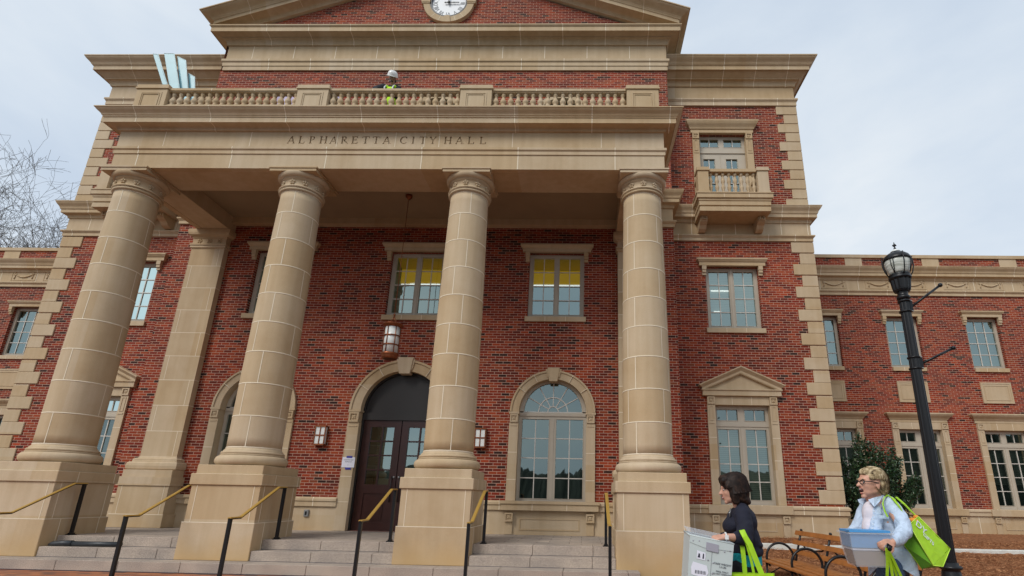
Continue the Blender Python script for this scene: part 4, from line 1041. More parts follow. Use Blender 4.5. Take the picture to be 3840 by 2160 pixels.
for j in range(ny + 1):
    for i in range(nx + 1):
        t = i / nx; x = x0 + (x1 - x0) * (t ** 1.6); y = y0 + (y1 - y0) * j / ny
        b.v.append((x, y, gz(x, y) + (gnoise(x, y) if y > 7 else 0) - (.03 if y < 6.9 else 0)))
for j in range(ny):
    for i in range(nx):
        a = j * (nx + 1) + i; b.f.append((a, a + 1, a + nx + 2, a + nx + 1)); b.m.append(0); b.sm.append(True)
tag(b.build('mulch_bed', 'mulch', fix=False), kind='structure')
b = MB(); rnd = random.Random(5)
for k in range(60000):
    x = 2.2 + 14 * rnd.random() ** 1.5; y = 7.0 + 6.4 * rnd.random()
    if 11.78 < y < 12.12: continue
    z = gz(x, y) + gnoise(x, y) + rnd.uniform(.0, .045); a = rnd.uniform(0, pi); L = rnd.uniform(.06, .17); w = rnd.uniform(.003, .006)
    dx, dy = cos(a) * L / 2, sin(a) * L / 2; dz = rnd.uniform(-.018, .018); px, py = -sin(a) * w, cos(a) * w
    b.face([(x - dx - px, y - dy - py, z - dz), (x + dx, y + dy, z + dz), (x - dx + px, y - dy + py, z - dz + .002)])
tag(b.build('pine_straw', 'straw', fix=False), 'loose reddish brown pine straw covering the planting beds', 'mulch', kind='stuff')
# pale kerb through the mulch
b = MB(); x = 2.3; rnd = random.Random(2)
while x < 20:
    b.bbox(x + .004, x + 2.45 - .004, 11.9, 12.08, .2, .467 - .0068 * (x - 3.8), b=.012); x += 2.45
kb = tag(b.build('kerb', 'concrete'), kind='structure')
# ground under the left of the building
b = MB(); b.face([(-40, 12.8, .2), (-13, 12.8, .2), (-13, 18, .4), (-40, 18, .4)]); tag(b.build('planting_bed', 'mulch', fix=False), kind='structure')

# ------------------------------------------------------------------ handrails
RX = [(-9.36, 1), (-7.22, -1), (-5.54, 1), (-3.46, -1), (-1.76, 1), (.44, -1)]
labels = ['black and brass stair handrail beside the leftmost column pedestal', 'black and brass handrail just left of the second column from the left', 'black and brass handrail just right of the second column from the left',
          'black and brass handrail in front of the dark entrance doors', 'black and brass handrail just right of the third column from the left', 'black and brass handrail just left of the rightmost column']
for (x, s), lb in zip(RX, labels):
    h = thing('handrail', lb, 'handrail', (x, 8.65, 0), 'handrails on the entrance steps')
    b = MB(); b.box(x - .024, x + .024, 8.63, 8.678, 0, .895); b.box(x - .05, x + .05, 8.60, 8.705, 0, .012); b.build('post', 'black', h)
    b = MB(); b.box(x - .024, x + .024, 10.06, 10.108, .495, 1.385); b.box(x - .055, x + .055, 10.03, 10.14, .495, .51); b.box(x - .035, x + .035, 10.045, 10.125, .51, .535); b.build('post', 'black', h)
    pth = [(8.62, .90), (8.90, .905), (9.88, 1.395), (10.13, 1.40)]
    def railmesh(w, za, zb):
        rings = [[(x - w, y, z + za), (x + w, y, z + za), (x + w, y, z + zb), (x + w * .6, y, z + zb + .006), (x - w * .6, y, z + zb + .006), (x - w, y, z + zb)] for y, z in pth]
        q = MB(); q.loft(rings, 0, False, True, True); return q
    railmesh(.019, -.016, -.001).build('rail_channel', 'black', h); railmesh(.028, 0, .014).build('rail', 'gold', h)

# ------------------------------------------------------------------ lantern, wall lamps, notice, outlet, pipe
lx, ly = -4.43, 11.52
L = thing('hanging_lantern', 'copper cylinder lantern hanging on a long rod under the portico ceiling', 'lantern', (lx, ly, 8.52))
b = MB(); b.tube([(lx, ly, 8.5), (lx, ly, 5.33)], .008, 8); b.build('rod', 'copper', L)
b = MB(); b.lathe([(.02, 8.40), (.03, 8.42), (.075, 8.46), (.085, 8.50), (.085, 8.527)], lx, ly, 20); b.build('ceiling_rose', 'copper', L)
b = MB(); b.lathe([(.01, 5.36), (.03, 5.355), (.03, 5.34), (.012, 5.33), (.012, 5.28)], lx, ly, 12)
for k in range(4):
    a = pi / 4 + k * pi / 2; b.tube([(lx + .01 * cos(a), ly + .01 * sin(a), 5.32), (lx + .03 * cos(a), ly + .03 * sin(a), 5.24), (lx + .09 * cos(a), ly + .09 * sin(a), 5.15), (lx + .15 * cos(a), ly + .15 * sin(a), 5.11)], .007, 6)
b.lathe([(.10, 5.125), (.235, 5.10), (.24, 5.085), (.20, 5.07), (.18, 5.05), (.17, 5.03)], lx, ly, 28); b.build('cap', 'copper', L)
b = MB(); b.lathe([(.163, 4.40), (.163, 5.05)], lx, ly, 28); g = b.build('glass_cylinder', 'lampglass', L)
b = MB()
for k in range(6): a = k * pi / 3 + .25; b.bar(0, 0, 0, 0.01, .001, 0, .001); b.tube([(lx + .175 * cos(a), ly + .175 * sin(a), 4.38), (lx + .175 * cos(a), ly + .175 * sin(a), 5.06)], .011, 6)
for z in (4.60, 4.82): b.lathe([(.166, z - .012), (.188, z - .012), (.188, z + .012), (.166, z + .012)], lx, ly, 28)
b.build('cage', 'copper', L)
b = MB(); b.lathe([(.165, 4.42), (.20, 4.41), (.205, 4.37), (.18, 4.35), (.185, 4.33), (.16, 4.28), (.14, 4.275)], lx, ly, 28); b.build('bottom_ring', 'copper', L)
for cx, lb in ((-6.365, 'small copper framed wall lamp left of the entrance doors'), (-2.465, 'small copper framed wall lamp between the third column and the arched window')):
    w = thing('wall_lamp', lb, 'wall lamp', (cx, YW, 2.67), 'wall lamps either side of the entrance')
    b = MB(); b.box(cx - .115, cx + .115, YW - .12, YW - .012, 2.47, 2.87); b.build('diffuser', 'lampglass', w)
    b = MB()
    b.box(cx - .13, cx + .13, YW - .14, YW, 2.87, 2.905); b.box(cx - .13, cx + .13, YW - .14, YW, 2.43, 2.468)
    for dx in (-.122, 0, .122): b.box(cx + dx - .011, cx + dx + .011, YW - .135, YW - .118, 2.468, 2.87)
    b.box(cx - .11, cx + .11, YW - .134, YW - .119, 2.655, 2.685); b.box(cx - .14, cx + .14, YW - .012, YW - .001, 2.44, 2.9); b.build('lamp_frame', 'copper', w)
w = thing('paper_notice', 'white paper notice held with blue tape on the stone door surround', 'notice', (-5.6, YW - .06, 2.05))
b = MB(); b.box(-5.755, -5.45, YW - .0595, YW - .057, 1.925, 2.165); b.build('sheet', 'paper', w)
b = MB(); yy = YW - .0625
for z, t, s in ((2.10, 'CONSTRUCTION', .030), (2.055, 'ENTRANCE', .030), (1.98, '>', .04)):
    add_text(b, t, s, Matrix.Translation((-5.60, yy + .001, z)) @ Matrix.Rotation(pi / 2, 4, 'X'), .0005)
b.build('writing', 'ink', w)
for z in (2.175, 1.905):
    b = MB(); b.box(-5.66, -5.52, YW - .0615, YW - .0597, z - .03, z + .02); b.build('tape', 'tape', w)
w = thing('outlet_box', 'small grey weatherproof outlet on the stone base left of the doors', 'outlet', (-6.42, YW - .04, .87))
b = MB(); b.bbox(-6.485, -6.37, YW - .075, YW - .031, .79, .95, b=.012); b.build('cover', 'grey', w)
b = MB(); b.box(-6.45, -6.41, YW - .082, YW - .076, .83, .91); b.build('flap', 'black', w)
p = thing('drain_pipe', 'loose dark grey plastic pipe lying on the second step', 'pipe', (-8.8, 9.82, .37))
b = MB(); r = .042; b.tube([(-9.02, 9.80, .333 + r), (-8.17, 9.83, .333 + r)], r, 12); b.build('pipe_body', 'pipe', p)
b = MB(); b.tube([(-9.42, 9.77, .352), (-9.36, 9.775, .37), (-9.2, 9.79, .381), (-9.02, 9.80, .38)], [.02, .04, .046, .05], 12); b.build('crushed_end', 'pipe', p)

# ------------------------------------------------------------------ lamp post
lx, ly = 4.68, 7.30; z0 = gz(lx, ly)
Lp = thing('street_lamp', 'black fluted lamp post with frosted acorn globe and two banner arms', 'street lamp', (lx, ly, z0))
def fluted(b, prof, n=16, dep=.08):
    rings = []
    for r, z in prof: rings.append([(lx + r * (1 - dep * (j % 2)) * cos(2 * pi * j / (2 * n)), ly + r * (1 - dep * (j % 2)) * sin(2 * pi * j / (2 * n)), z) for j in range(2 * n)])
    b.loft(rings, 0, False, True, True)
b = MB(); fluted(b, [(.080, .60), (.078, 1.4), (.072, 2.8), (.066, 4.20)], 14); b.build('pole', 'black', Lp)
b = MB(); b.lathe([(.24, z0 - .02), (.24, z0 + .05), (.22, z0 + .08), (.19, z0 + .12), (.15, .30), (.12, .40), (.105, .50), (.10, .52), (.125, .535), (.135, .55), (.125, .57), (.10, .58), (.095, .61)], lx, ly, 32); b.build('base', 'black', Lp)
b = MB(); b.lathe([(.072, 4.18), (.085, 4.19), (.09, 4.21), (.085, 4.23), (.07, 4.24), (.068, 4.28), (.085, 4.31)], lx, ly, 24); fluted(b, [(.10, 4.30), (.115, 4.33), (.12, 4.36), (.135, 4.48), (.145, 4.50)], 14, .1)
b.lathe([(.145, 4.498), (.15, 4.51), (.15, 4.53), (.135, 4.54), (.14, 4.55), (.14, 4.57), (.12, 4.58)], lx, ly, 28); b.build('fitter', 'black', Lp)
def lamp_globe_mat():
    m, nt, bb, out = newmat('rippled_acrylic_globe'); bb.inputs['Base Color'].default_value = (.50, .53, .47, 1); bb.inputs['Roughness'].default_value = .18
    g = N(nt, 'ShaderNodeNewGeometry'); mp = N(nt, 'ShaderNodeMapping'); mp.inputs['Scale'].default_value = (6, 6, 45); nt.links.new(g.outputs['Position'], mp.inputs[0])
    n = N(nt, 'ShaderNodeTexNoise'); n.inputs['Scale'].default_value = 1; nt.links.new(mp.outputs[0], n.inputs['Vector'])
    r = ramp(nt, [(.3, (.34, .36, .31)), (.7, (.72, .75, .70))]); nt.links.new(n.outputs[0], r.inputs[0]); nt.links.new(r.outputs[0], bb.inputs['Base Color'])
    return m
M['globe'] = lamp_globe_mat()
b = MB(); b.lathe([(.125, 4.575), (.14, 4.62), (.165, 4.70), (.175, 4.77), (.172, 4.80)], lx, ly, 32); b.build('globe', 'globe', Lp)
b = MB(); b.lathe([(.185, 4.795), (.19, 4.81), (.185, 4.83), (.165, 4.87), (.12, 4.91), (.075, 4.93), (.07, 4.945)], lx, ly, 32); b.build('hood', 'black', Lp)
b = MB(); b.lathe([(.07, 4.94), (.068, 4.955), (.04, 4.98), (.012, 5.0)], lx, ly, 20); b.build('hood_cap', 'lampglass', Lp)
b = MB(); b.lathe([(.012, 4.995), (.02, 5.005), (.012, 5.02), (.008, 5.04), (.025, 5.055), (.012, 5.07), (.008, 5.09), (.002, 5.115)], lx, ly, 10)
for a in range(4): b.sphere((lx + .022 * cos(a * pi / 2), ly + .022 * sin(a * pi / 2), 5.058), .011, n=7, k=5)
b.build('finial', 'black', Lp)
b = MB()
for k in range(4):
    a = radians(-8 + 90 * k); pr = [(.145, 4.54), (.19, 4.62), (.215, 4.72), (.21, 4.82), (.20, 4.85), (.215, 4.87)]
    b.tube([(lx + r * cos(a), ly + r * sin(a), z) for r, z in pr], .0085, 6)
    a2 = a + radians(45)
    for e in (-.10, .10): b.tube([(lx + .145 * cos(a2), ly + .145 * sin(a2), 4.57), (lx + .182 * cos(a2 + e), ly + .182 * sin(a2 + e), 4.70), (lx + .19 * cos(a2 + e), ly + .19 * sin(a2 + e), 4.81)], .006, 6)
b.build('globe_cage', 'black', Lp)
for z, x1, z1 in ((4.05, lx + .54, 4.40), (3.20, lx + .55, 3.44)):
    b = MB(); b.tube([(lx + .06, ly - .02, z + .0), (x1, ly - .04, z1)], .018, 10); b.sphere((x1, ly - .04, z1), .032)
    b.build('banner_arm', 'black', Lp)
    b = MB()
    for zz in (z - .07, z + .09): b.lathe([(.07, zz), (.085, zz), (.085, zz + .02), (.07, zz + .02)], lx, ly, 20); b.sphere((lx + .075, ly - .04, zz + .01), .014, m=1)
    b.box(lx + .05, lx + .09, ly - .045, ly + .01, z - .06, z + .09); b.build('arm_bracket', ['black', 'grey'], Lp)

# ------------------------------------------------------------------ bench
Bn = thing('park_bench', 'slatted wooden bench with round black iron arm rings', 'bench', (3.25, 7.6, .05))
YB0, YB1 = 5.95, 9.40
for k, (x, z) in enumerate(((2.93, .385), (3.06, .39), (3.19, .39), (3.32, .385), (3.44, .375))):
    b = MB(); b.bbox(x, x + .10, YB0, YB1, z, z + .032, b=.006); b.build('seat_slat', 'wood', Bn)
for x, z in ((3.445, .52), (3.495, .655), (3.553, .80)):
    b = MB(); b.obox((x, YB0, z), (.020, 0, .008 * -1), (0, YB1 - YB0, 0), (.024, 0, .064)); b.build('back_slat', 'wood', Bn)
for y in (6.0, 7.07, 8.16, 9.22):
    b = MB(); cx, cz, R = 3.22, .455, .215
    b.tube([(cx + R * cos(a), y, cz + R * sin(a)) for a in [radians(-38 + 256 * k / 28) for k in range(29)]], .019, 8)
    b.build('arm_ring', 'black', Bn)
    b = MB(); b.box(2.98, 3.50, y - .014, y + .014, .355, .384); b.tube([(3.0, y, .36), (2.99, y, .2), (2.93, y, gz(3, y))], .017, 8); b.tube([(3.46, y, .38), (3.50, y, .2), (3.56, y, gz(3.5, y))], .017, 8)
    b.tube([(3.46, y, .37), (3.49, y, .5), (3.55, y, .70), (3.60, y, .875)], .018, 8); b.tube([(3.05, y, .22), (3.2, y, .30), (3.4, y, .22)], .010, 6); b.sphere((3.60, y, .875), .022)
    b.build('leg_frame', 'black', Bn)
for y in (6.55, 7.62, 8.70):
    b = MB(); pts = [(3.56, y - .5, .70), (3.55, y - .3, .62), (3.53, y, .60), (3.55, y + .3, .62), (3.56, y + .5, .70)]; b.tube(pts, .012, 6); b.build('scroll_bar', 'black', Bn)

# ------------------------------------------------------------------ terrace: blue boards, lilac sheet
bds = [([(-9.83, 9.49), (-9.72, 9.49), (-11.02, 12.03), (-11.14, 12.04)], 'narrow pale blue board leaning far left behind the balustrade'),
       ([(-9.86, 9.49), (-9.63, 9.49), (-10.60, 12.05), (-10.85, 12.05)], 'tallest and widest pale blue board leaning behind the balustrade'),
       ([(-9.72, 9.49), (-9.50, 9.49), (-10.25, 11.84), (-10.48, 11.95)], 'grey blue board with slanted top leaning behind the balustrade'),
       ([(-9.53, 9.49), (-9.40, 9.49), (-9.90, 11.32), (-10.08, 11.42)], 'shortest pale blue board, rightmost of the four behind the balustrade')]
for k, (q, lb) in enumerate(bds):
    y = 10.66 + .06 * k; kk = y / 10.6; q = [(x * kk, 1.28 + (z - 1.28) * kk) if z > 10 else (x * kk, z) for x, z in q]; o = thing('blue_board', lb, 'board', (q[0][0], y, 9.49), 'pale blue boards leaning on the terrace')
    b = MB(); b.loft([[(x, yy, z) for x, z in q] for yy in (y, y + .02)], 0, False, True, True); b.build('board_face', 'bluepanel', o)
    b = MB(); b.tube([(q[1][0] + .008, y, q[1][1]), (q[2][0] + .008, y, q[2][1]), (q[3][0], y, q[3][1] + .006)], .012, 4); b.build('edge_strip', 'blueedge', o)
b = MB(); rnd = random.Random(1)
rows = []
for i in range(7):
    rows.append([(-9.1 + 2.0 * j / 16, YW - .28 - .08 * sin(j * 1.3 + i) - .05 * rnd.random(), 11.3 + 1.2 * i / 6 + .05 * sin(j * .9) * (i == 6)) for j in range(17)])
b.loft(rows, 0, True, closed=False)
tag(b.build('plastic_sheet', 'lilac', fix=False), 'crumpled lilac plastic sheet hung behind the balustrade', 'sheet')

# ------------------------------------------------------------------ plants
def leafmat(name, cols, rough=.45):
    m, nt, bb, out = newmat(name); g = N(nt, 'ShaderNodeNewGeometry')
    n = N(nt, 'ShaderNodeTexWhiteNoise'); n.noise_dimensions = '3D'
    vm = N(nt, 'ShaderNodeVectorMath'); vm.operation = 'SNAP'; nt.links.new(g.outputs['Position'], vm.inputs[0]); vm.inputs[1].default_value = (.07, .07, .07); nt.links.new(vm.outputs[0], n.inputs['Vector'])
    r = ramp(nt, cols); nt.links.new(n.outputs[0], r.inputs[0]); nt.links.new(r.outputs[0], bb.inputs['Base Color']); bb.inputs['Roughness'].default_value = rough; return m
M['holly'] = leafmat('holly_leaf', [(0, (.012, .030, .014)), (.55, (.022, .055, .022)), (.85, (.045, .09, .035)), (.95, (.10, .16, .08)), (1, (.14, .2, .1))], .28)
M['bark'] = plain('grey_bark', (.11, .095, .085), .9, var=.25, vscale=9)
M['stem'] = plain('brown_stem', (.06, .045, .03), .9)
def shrub(cx, cy, zb, h, rw, label, n=22000, seed=3):
    s = thing('holly_shrub', label, 'shrub', (cx, cy, zb)); rnd = random.Random(seed)
    b = MB(); st_ = []
    for k in range(34):
        a = rnd.uniform(0, 2 * pi); r = rw * sqrt(rnd.random()) * .95; top = zb + h * (1 - .55 * (r / rw) ** 1.5) * rnd.uniform(.86, 1.02)
        p = [(cx + .05 * cos(a), cy + .05 * sin(a), zb), (cx + r * .5 * cos(a), cy + r * .5 * sin(a), zb + (top - zb) * .45), (cx + r * cos(a), cy + r * sin(a), top)]
        b.tube(p, [.02, .012, .004], 5); st_.append(p)
    b.build('stems', 'stem', s)
    b = MB()
    for k in range(n):
        p = rnd.choice(st_); t = rnd.uniform(.18, 1.0) ** .8
        P = [Vector(q) for q in p]; c = P[0].lerp(P[1], t * 2) if t < .5 else P[1].lerp(P[2], t * 2 - 1)
        sp = .26 * (1.12 - t * .75); u = Vector((rnd.gauss(0, 1), rnd.gauss(0, 1), rnd.gauss(0, .9))); u = u.normalized() * sp * rnd.random() ** .6; c = c + u
        d = (u + Vector((rnd.gauss(0, .08), rnd.gauss(0, .08), rnd.gauss(.06, .08)))).normalized(); L = rnd.uniform(.04, .075); w = L * .44
        sd = d.cross(Vector((rnd.gauss(0, 1), rnd.gauss(0, 1), rnd.gauss(0, 1)))).normalized() * w
        up = d.cross(sd).normalized() * w * .3
        b.face([c, c + d * L * .5 + sd + up, c + d * L, c + d * L * .5 - sd + up])
    b.build('foliage', 'holly', s, fix=False)
shrub(7.62, 14.55, .48, 2.8, 1.22, 'dark green holly shrub growing at the corner of the building beside the quoins')

def bare_tree(x, y, z, h, label, seed, lean=(0, 0), r0=.16, nmax=6500, minr=.0085, first=.30):
    T = thing('bare_tree', label, 'tree', (x, y, z), 'leafless trees behind the left wing'); rnd = random.Random(seed); tr = MB(); br = MB()
    queue = [(Vector((x, y, z)), Vector((lean[0], lean[1], 1)).normalized(), h * first, r0, 0)]; cnt = 0
    while queue and cnt < nmax:
        p, d, L, r, lv = queue.pop(0); cnt += 1
        n = 5; pts = [p]; rs = [r]; q = p.copy(); dd = d.copy(); bend = Vector((rnd.gauss(0, .07), rnd.gauss(0, .07), .05 if lv < 5 else .015))
        for k in range(n):
            dd = (dd + bend + Vector((rnd.gauss(0, .10), rnd.gauss(0, .10), rnd.gauss(0, .06)))).normalized(); q = q + dd * L / n; pts.append(q.copy()); rs.append(max(minr, r * (1 - .36 * (k + 1) / n)))
        (tr if lv == 0 else br).tube(pts, rs, 8 if lv < 2 else (5 if lv < 4 else 3), cap=False)
        if L < .30: continue
        kids = 4 if lv < 2 else (4 if lv < 5 else 3)
        for i in range(kids):
            j = n if i == 0 else rnd.randint(2, n); a = rnd.uniform(0, 2 * pi); ang = rnd.uniform(.12, .30) if i == 0 else rnd.uniform(.42, .85)
            u = dd.cross(Vector((0, 0, 1)) if abs(dd.z) < .9 else Vector((1, 0, 0))).normalized(); v = dd.cross(u)
            nd = (dd * cos(ang) + (u * cos(a) + v * sin(a)) * sin(ang)).normalized()
            queue.append((pts[j], nd, L * (rnd.uniform(.74, .86) if i == 0 else rnd.uniform(.55, .78)), rs[j] * (.82 if i == 0 else .58), lv + 1))
    tr.build('trunk', 'bark', T, fix=False); br.build('branches', 'bark', T, fix=False)
bare_tree(-34.6, 26.5, 0, 21, 'tallest leafless tree behind the left wing at the picture edge', 11, (.10, 0), .26, 8000)
bare_tree(-34.2, 30, 0, 19.5, 'leafless tree with spreading twigs nearest the left tower corner', 21, (.06, 0), .20, 6500)
bare_tree(-38.5, 29, 0, 21.5, 'leafless tree rising at the left edge behind the tallest one', 31, (.10, 0), .26, 7000)
bare_tree(-42.0, 36, 0, 24, 'smaller leafless tree low behind the left wing parapet', 47, (.08, 0), .20, 6000)

# woods and roofs that the windows reflect, well behind the viewpoint
M['woods'] = plain('far_woods', (.035, .04, .025), .95, var=.4, vscale=.4)
b = MB(); rows = []
for j in range(3):
    rows.append([(-140 + 280 * i / 900, -62 - 9 * j + 3 * noise.noise(Vector((i * .07, j, 0))), (0, 5.2, 6.2)[j] + (1.6 * noise.noise(Vector((i * .05, 2, 1))) + 1.4 * noise.noise(Vector((i * .35, 5, 1))) + 1.5 * abs(noise.noise(Vector((i * 1.7, 9, 1)))) + 9.0 * max(0, min(1, (i - 560) / 90))) * (j > 0)) for i in range(901)])
b.loft(rows, 0, True, closed=False); tag(b.build('far_woods', 'woods', fix=False), 'dark line of woods beyond the plaza, mirrored in the windows', 'woods', kind='stuff')
# ------------------------------------------------------------------ people
M['skin'] = plain('skin', (.56, .30, .21), .5, var=.05, vscale=25)
M['skin2'] = plain('fair_skin', (.60, .315, .215), .5, var=.06, vscale=25)
M['skin3'] = plain('tanned_skin', (.30, .15, .09), .55)
M['lips'] = plain('lips', (.42, .09, .08), .4)
M['teeth'] = plain('teeth', (.7, .68, .62), .3)
M['white'] = plain('eye_white', (.75, .74, .72), .3)
M['mouth'] = plain('mouth_dark', (.06, .012, .01), .7)
M['iris'] = plain('iris_dark', (.02, .015, .01), .2)
def cloth(name, col, amp=.5, sc=9, rough=.85):
    m, nt, bb, out = newmat(name); g = N(nt, 'ShaderNodeNewGeometry')
    n = N(nt, 'ShaderNodeTexNoise'); n.inputs['Scale'].default_value = sc; n.inputs['Detail'].default_value = 5; n.inputs['Distortion'].default_value = 1.2; nt.links.new(g.outputs['Position'], n.inputs['Vector'])
    r = ramp(nt, [(.3, tuple(c * .86 for c in col)), (.7, tuple(min(1, c * 1.08) for c in col))]); nt.links.new(n.outputs[0], r.inputs[0]); nt.links.new(r.outputs[0], bb.inputs['Base Color'])
    bb.inputs['Roughness'].default_value = rough; bp = N(nt, 'ShaderNodeBump'); bp.inputs['Strength'].default_value = amp; bp.inputs['Distance'].default_value = .02
    nt.links.new(n.outputs[0], bp.inputs['Height']); nt.links.new(bp.outputs[0], bb.inputs['Normal']); return m
M['shirt'] = cloth('pale_blue_cotton', (.50, .60, .74), .8, 11)
M['tee'] = cloth('pale_pink_cotton', (.70, .64, .68), .3)
M['jeans'] = cloth('blue_denim', (.055, .10, .19), .5, 14)
M['navy'] = cloth('navy_knit', (.006, .007, .020), .5, 12)
M['navytrouser'] = cloth('dark_navy_trouser', (.008, .009, .016), .4)
M['teal'] = cloth('teal_jersey', (.005, .33, .40), .7, 16)
M['jacket'] = cloth('dark_work_jacket', (.012, .013, .018), .5)
M['hivis'] = cloth('lime_safety_vest', (.50, .85, .02), .4)
M['reflect'] = plain('reflective_tape', (.62, .64, .66), .3)
M['hardhat'] = plain('white_hard_hat', (.80, .80, .78), .25)
M['shoe'] = plain('dark_shoe', (.02, .018, .016), .5)
def hairmat(name, a, b_, c2, sc=42):
    m, nt, bb, out = newmat(name); g = N(nt, 'ShaderNodeNewGeometry'); mp = N(nt, 'ShaderNodeMapping'); mp.inputs['Scale'].default_value = (.55, 1.4, .55); mp.inputs['Rotation'].default_value = (0, .7, 0); nt.links.new(g.outputs['Position'], mp.inputs[0])
    n = N(nt, 'ShaderNodeTexNoise'); n.inputs['Scale'].default_value = sc; n.inputs['Detail'].default_value = 4; n.inputs['Distortion'].default_value = .6; nt.links.new(mp.outputs[0], n.inputs['Vector'])
    r = ramp(nt, [(.32, a), (.5, b_), (.66, c2)]); nt.links.new(n.outputs[0], r.inputs[0]); nt.links.new(r.outputs[0], bb.inputs['Base Color']); bb.inputs['Roughness'].default_value = .6; bb.inputs['Specular IOR Level'].default_value = .25; return m
M['blonde'] = hairmat('ash_blonde_hair', (.10, .065, .032), (.34, .25, .135), (.62, .50, .32))
M['brunette'] = hairmat('dark_brown_hair', (.008, .004, .003), (.018, .009, .006), (.045, .022, .014))

def ell(b, c, r, rot=None):
    bm = bmesh.new(); bmesh.ops.create_icosphere(bm, subdivisions=3, radius=1)
    mt = Matrix.Translation(c) @ (rot.to_4x4() if rot else Matrix.Identity(4)) @ Matrix.Diagonal((*r, 1))
    bm.transform(mt); i = len(b.v); b.v += [tuple(v.co) for v in bm.verts]
    for f in bm.faces: b.f.append(tuple(i + v.index for v in f.verts)); b.m.append(0); b.sm.append(True)
    bm.free()
def cap(b, p0, r0, p1, r1, n=14):
    p0, p1 = Vector(p0), Vector(p1); d = (p1 - p0); L = d.length; d.normalize()
    u = d.orthogonal().normalized(); v = d.cross(u); rings = []
    for k in range(4): t = pi / 2 * (1 - (k + .3) / 4); rings.append((p0 - d * r0 * sin(t), r0 * cos(t)))
    rings.append((p0, r0)); rings.append((p1, r1))
    for k in range(4): t = pi / 2 * (k + .7) / 4; rings.append((p1 + d * r1 * sin(t), r1 * cos(t)))
    b.loft([[c + (u * cos(2 * pi * j / n) + v * sin(2 * pi * j / n)) * r for j in range(n)] for c, r in rings], 0, True, True, True)
def chain(b, pts, rs, n=14):
    for k in range(len(pts) - 1): cap(b, pts[k], rs[k], pts[k + 1], rs[k + 1], n)

def fuse(b, name, mat, par, vox=.01, smooth=4, wr=0.0, wsc=9.0, wdir=(1, 1, 1)):
    """one continuous surface from the overlapping volumes in b"""
    me = b.mesh(name, fix=False); o = bpy.data.objects.new(name, me); C.objects.link(o)
    m = o.modifiers.new('r', 'REMESH'); m.mode = 'VOXEL'; m.voxel_size = vox; m.use_smooth_shade = True
    s = o.modifiers.new('s', 'SMOOTH'); s.factor = .6; s.iterations = smooth
    dg = bpy.context.evaluated_depsgraph_get(); nm = bpy.data.meshes.new_from_object(o.evaluated_get(dg)); o.modifiers.clear(); o.data = nm; bpy.data.meshes.remove(me); nm.name = name
    if wr:
        nv = [v.normal.copy() for v in nm.vertices]
        for v, n_ in zip(nm.vertices, nv):
            p = Vector((v.co.x * wdir[0], v.co.y * wdir[1], v.co.z * wdir[2])) * wsc
            v.co += n_ * wr * (noise.noise(p) + .5 * noise.noise(p * 2.3 + Vector((3, 1, 2))))
    nm.materials.clear(); nm.materials.append(M[mat])
    for p in nm.polygons: p.use_smooth = True; p.material_index = 0
    if par is not None: adopt(o, par)
    return o

def at(x, z, y, yr):
    """point read on the plane y = yr, moved along its line of sight to depth y"""
    return Vector((x * y / yr, y, 1.28 + (z - 1.28) * y / yr))

def hand(b, wrist, direction, palm_n, curl=.5, size=1.0, thumb=1):
    """palm with four bent fingers and a thumb leaving its side"""
    w = Vector(wrist); d = Vector(direction).normalized(); n = Vector(palm_n).normalized(); s = d.cross(n).normalized(); n = s.cross(d).normalized()
    for k in range(4):
        o = s * (-.030 + .020 * k) * size; cap(b, w + o * .7, .014 * size, w + d * .075 * size + o, .0125 * size, 8)
    ln = (.062, .074, .070, .054)
    for k in range(4):
        o = s * (-.030 + .020 * k) * size; p = w + d * .08 * size + o; a = 0; dd = d.copy(); L = ln[k] * size
        pts = [p]; rs = [.0098 * size]
        for q, fr in enumerate((.45, .32, .25)):
            a += curl * (.75, 1.0, .7)[q] * (1 + .08 * k); dd = (d * cos(a) + n * sin(a)).normalized(); p = p + dd * L * fr; pts.append(p); rs.append((.0092, .0085, .0072)[q] * size)
        chain(b, pts, rs, 8)
    tb = w + d * .022 * size + s * thumb * .030 * size; t1 = tb + (d * .55 + s * thumb * .8 + n * .35).normalized() * .032 * size; t2 = t1 + (d * .8 + s * thumb * .25 + n * .6).normalized() * .030 * size; t3 = t2 + (d * .9 + n * .5).normalized() * .020 * size
    chain(b, [tb, t1, t2, t3], [.014 * size, .0115 * size, .0105 * size, .009 * size], 8)

def head(b, c, s=1.0, yaw=0.0, tilt=0.0, jaw=1.0, chin_drop=0.0):
    """head facing -X before yaw (towards -Y is positive) with brow, nose, lips, chin and ears; returns the local-to-world map"""
    T = Matrix.Translation(c) @ Matrix.Rotation(yaw, 4, 'Z') @ Matrix.Rotation(tilt, 4, 'Y') @ Matrix.Scale(s, 4)
    f = lambda x, y, z: T @ Vector((x, y, z)); rt = (Matrix.Rotation(yaw, 3, 'Z') @ Matrix.Rotation(tilt, 3, 'Y'))
    E = lambda p, r: ell(b, f(*p), tuple(q * s for q in r), rt)
    E((.018, 0, .030), (.096, .074, .088)); E((-.018, 0, -.005), (.070, .064, .085)); E((-.028, 0, -.062), (.048, .050, .040)); E((.0, 0, -.055), (.055, .056, .035))
    E((-.062, 0, -.088 - chin_drop), (.020, .022, .018)); E((-.070, 0, .030), (.018, .048, .014)); E((-.045, .034, -.018), (.030, .022, .026)); E((-.045, -.034, -.018), (.030, .022, .026))
    cap(b, f(-.078, 0, .018), .009 * s, f(-.104, 0, -.018), .0125 * s, 8); E((-.095, .010, -.020), (.010, .008, .008)); E((-.095, -.010, -.020), (.010, .008, .008))
    E((-.083, 0, -.044), (.010, .020, .006)); E((-.080, 0, -.062 - chin_drop), (.010, .018, .007))
    for sg in (-1, 1): E((.018, sg * .074, -.010), (.019, .007, .031)); E((.020, sg * .072, -.035), (.010, .007, .012))
    return f
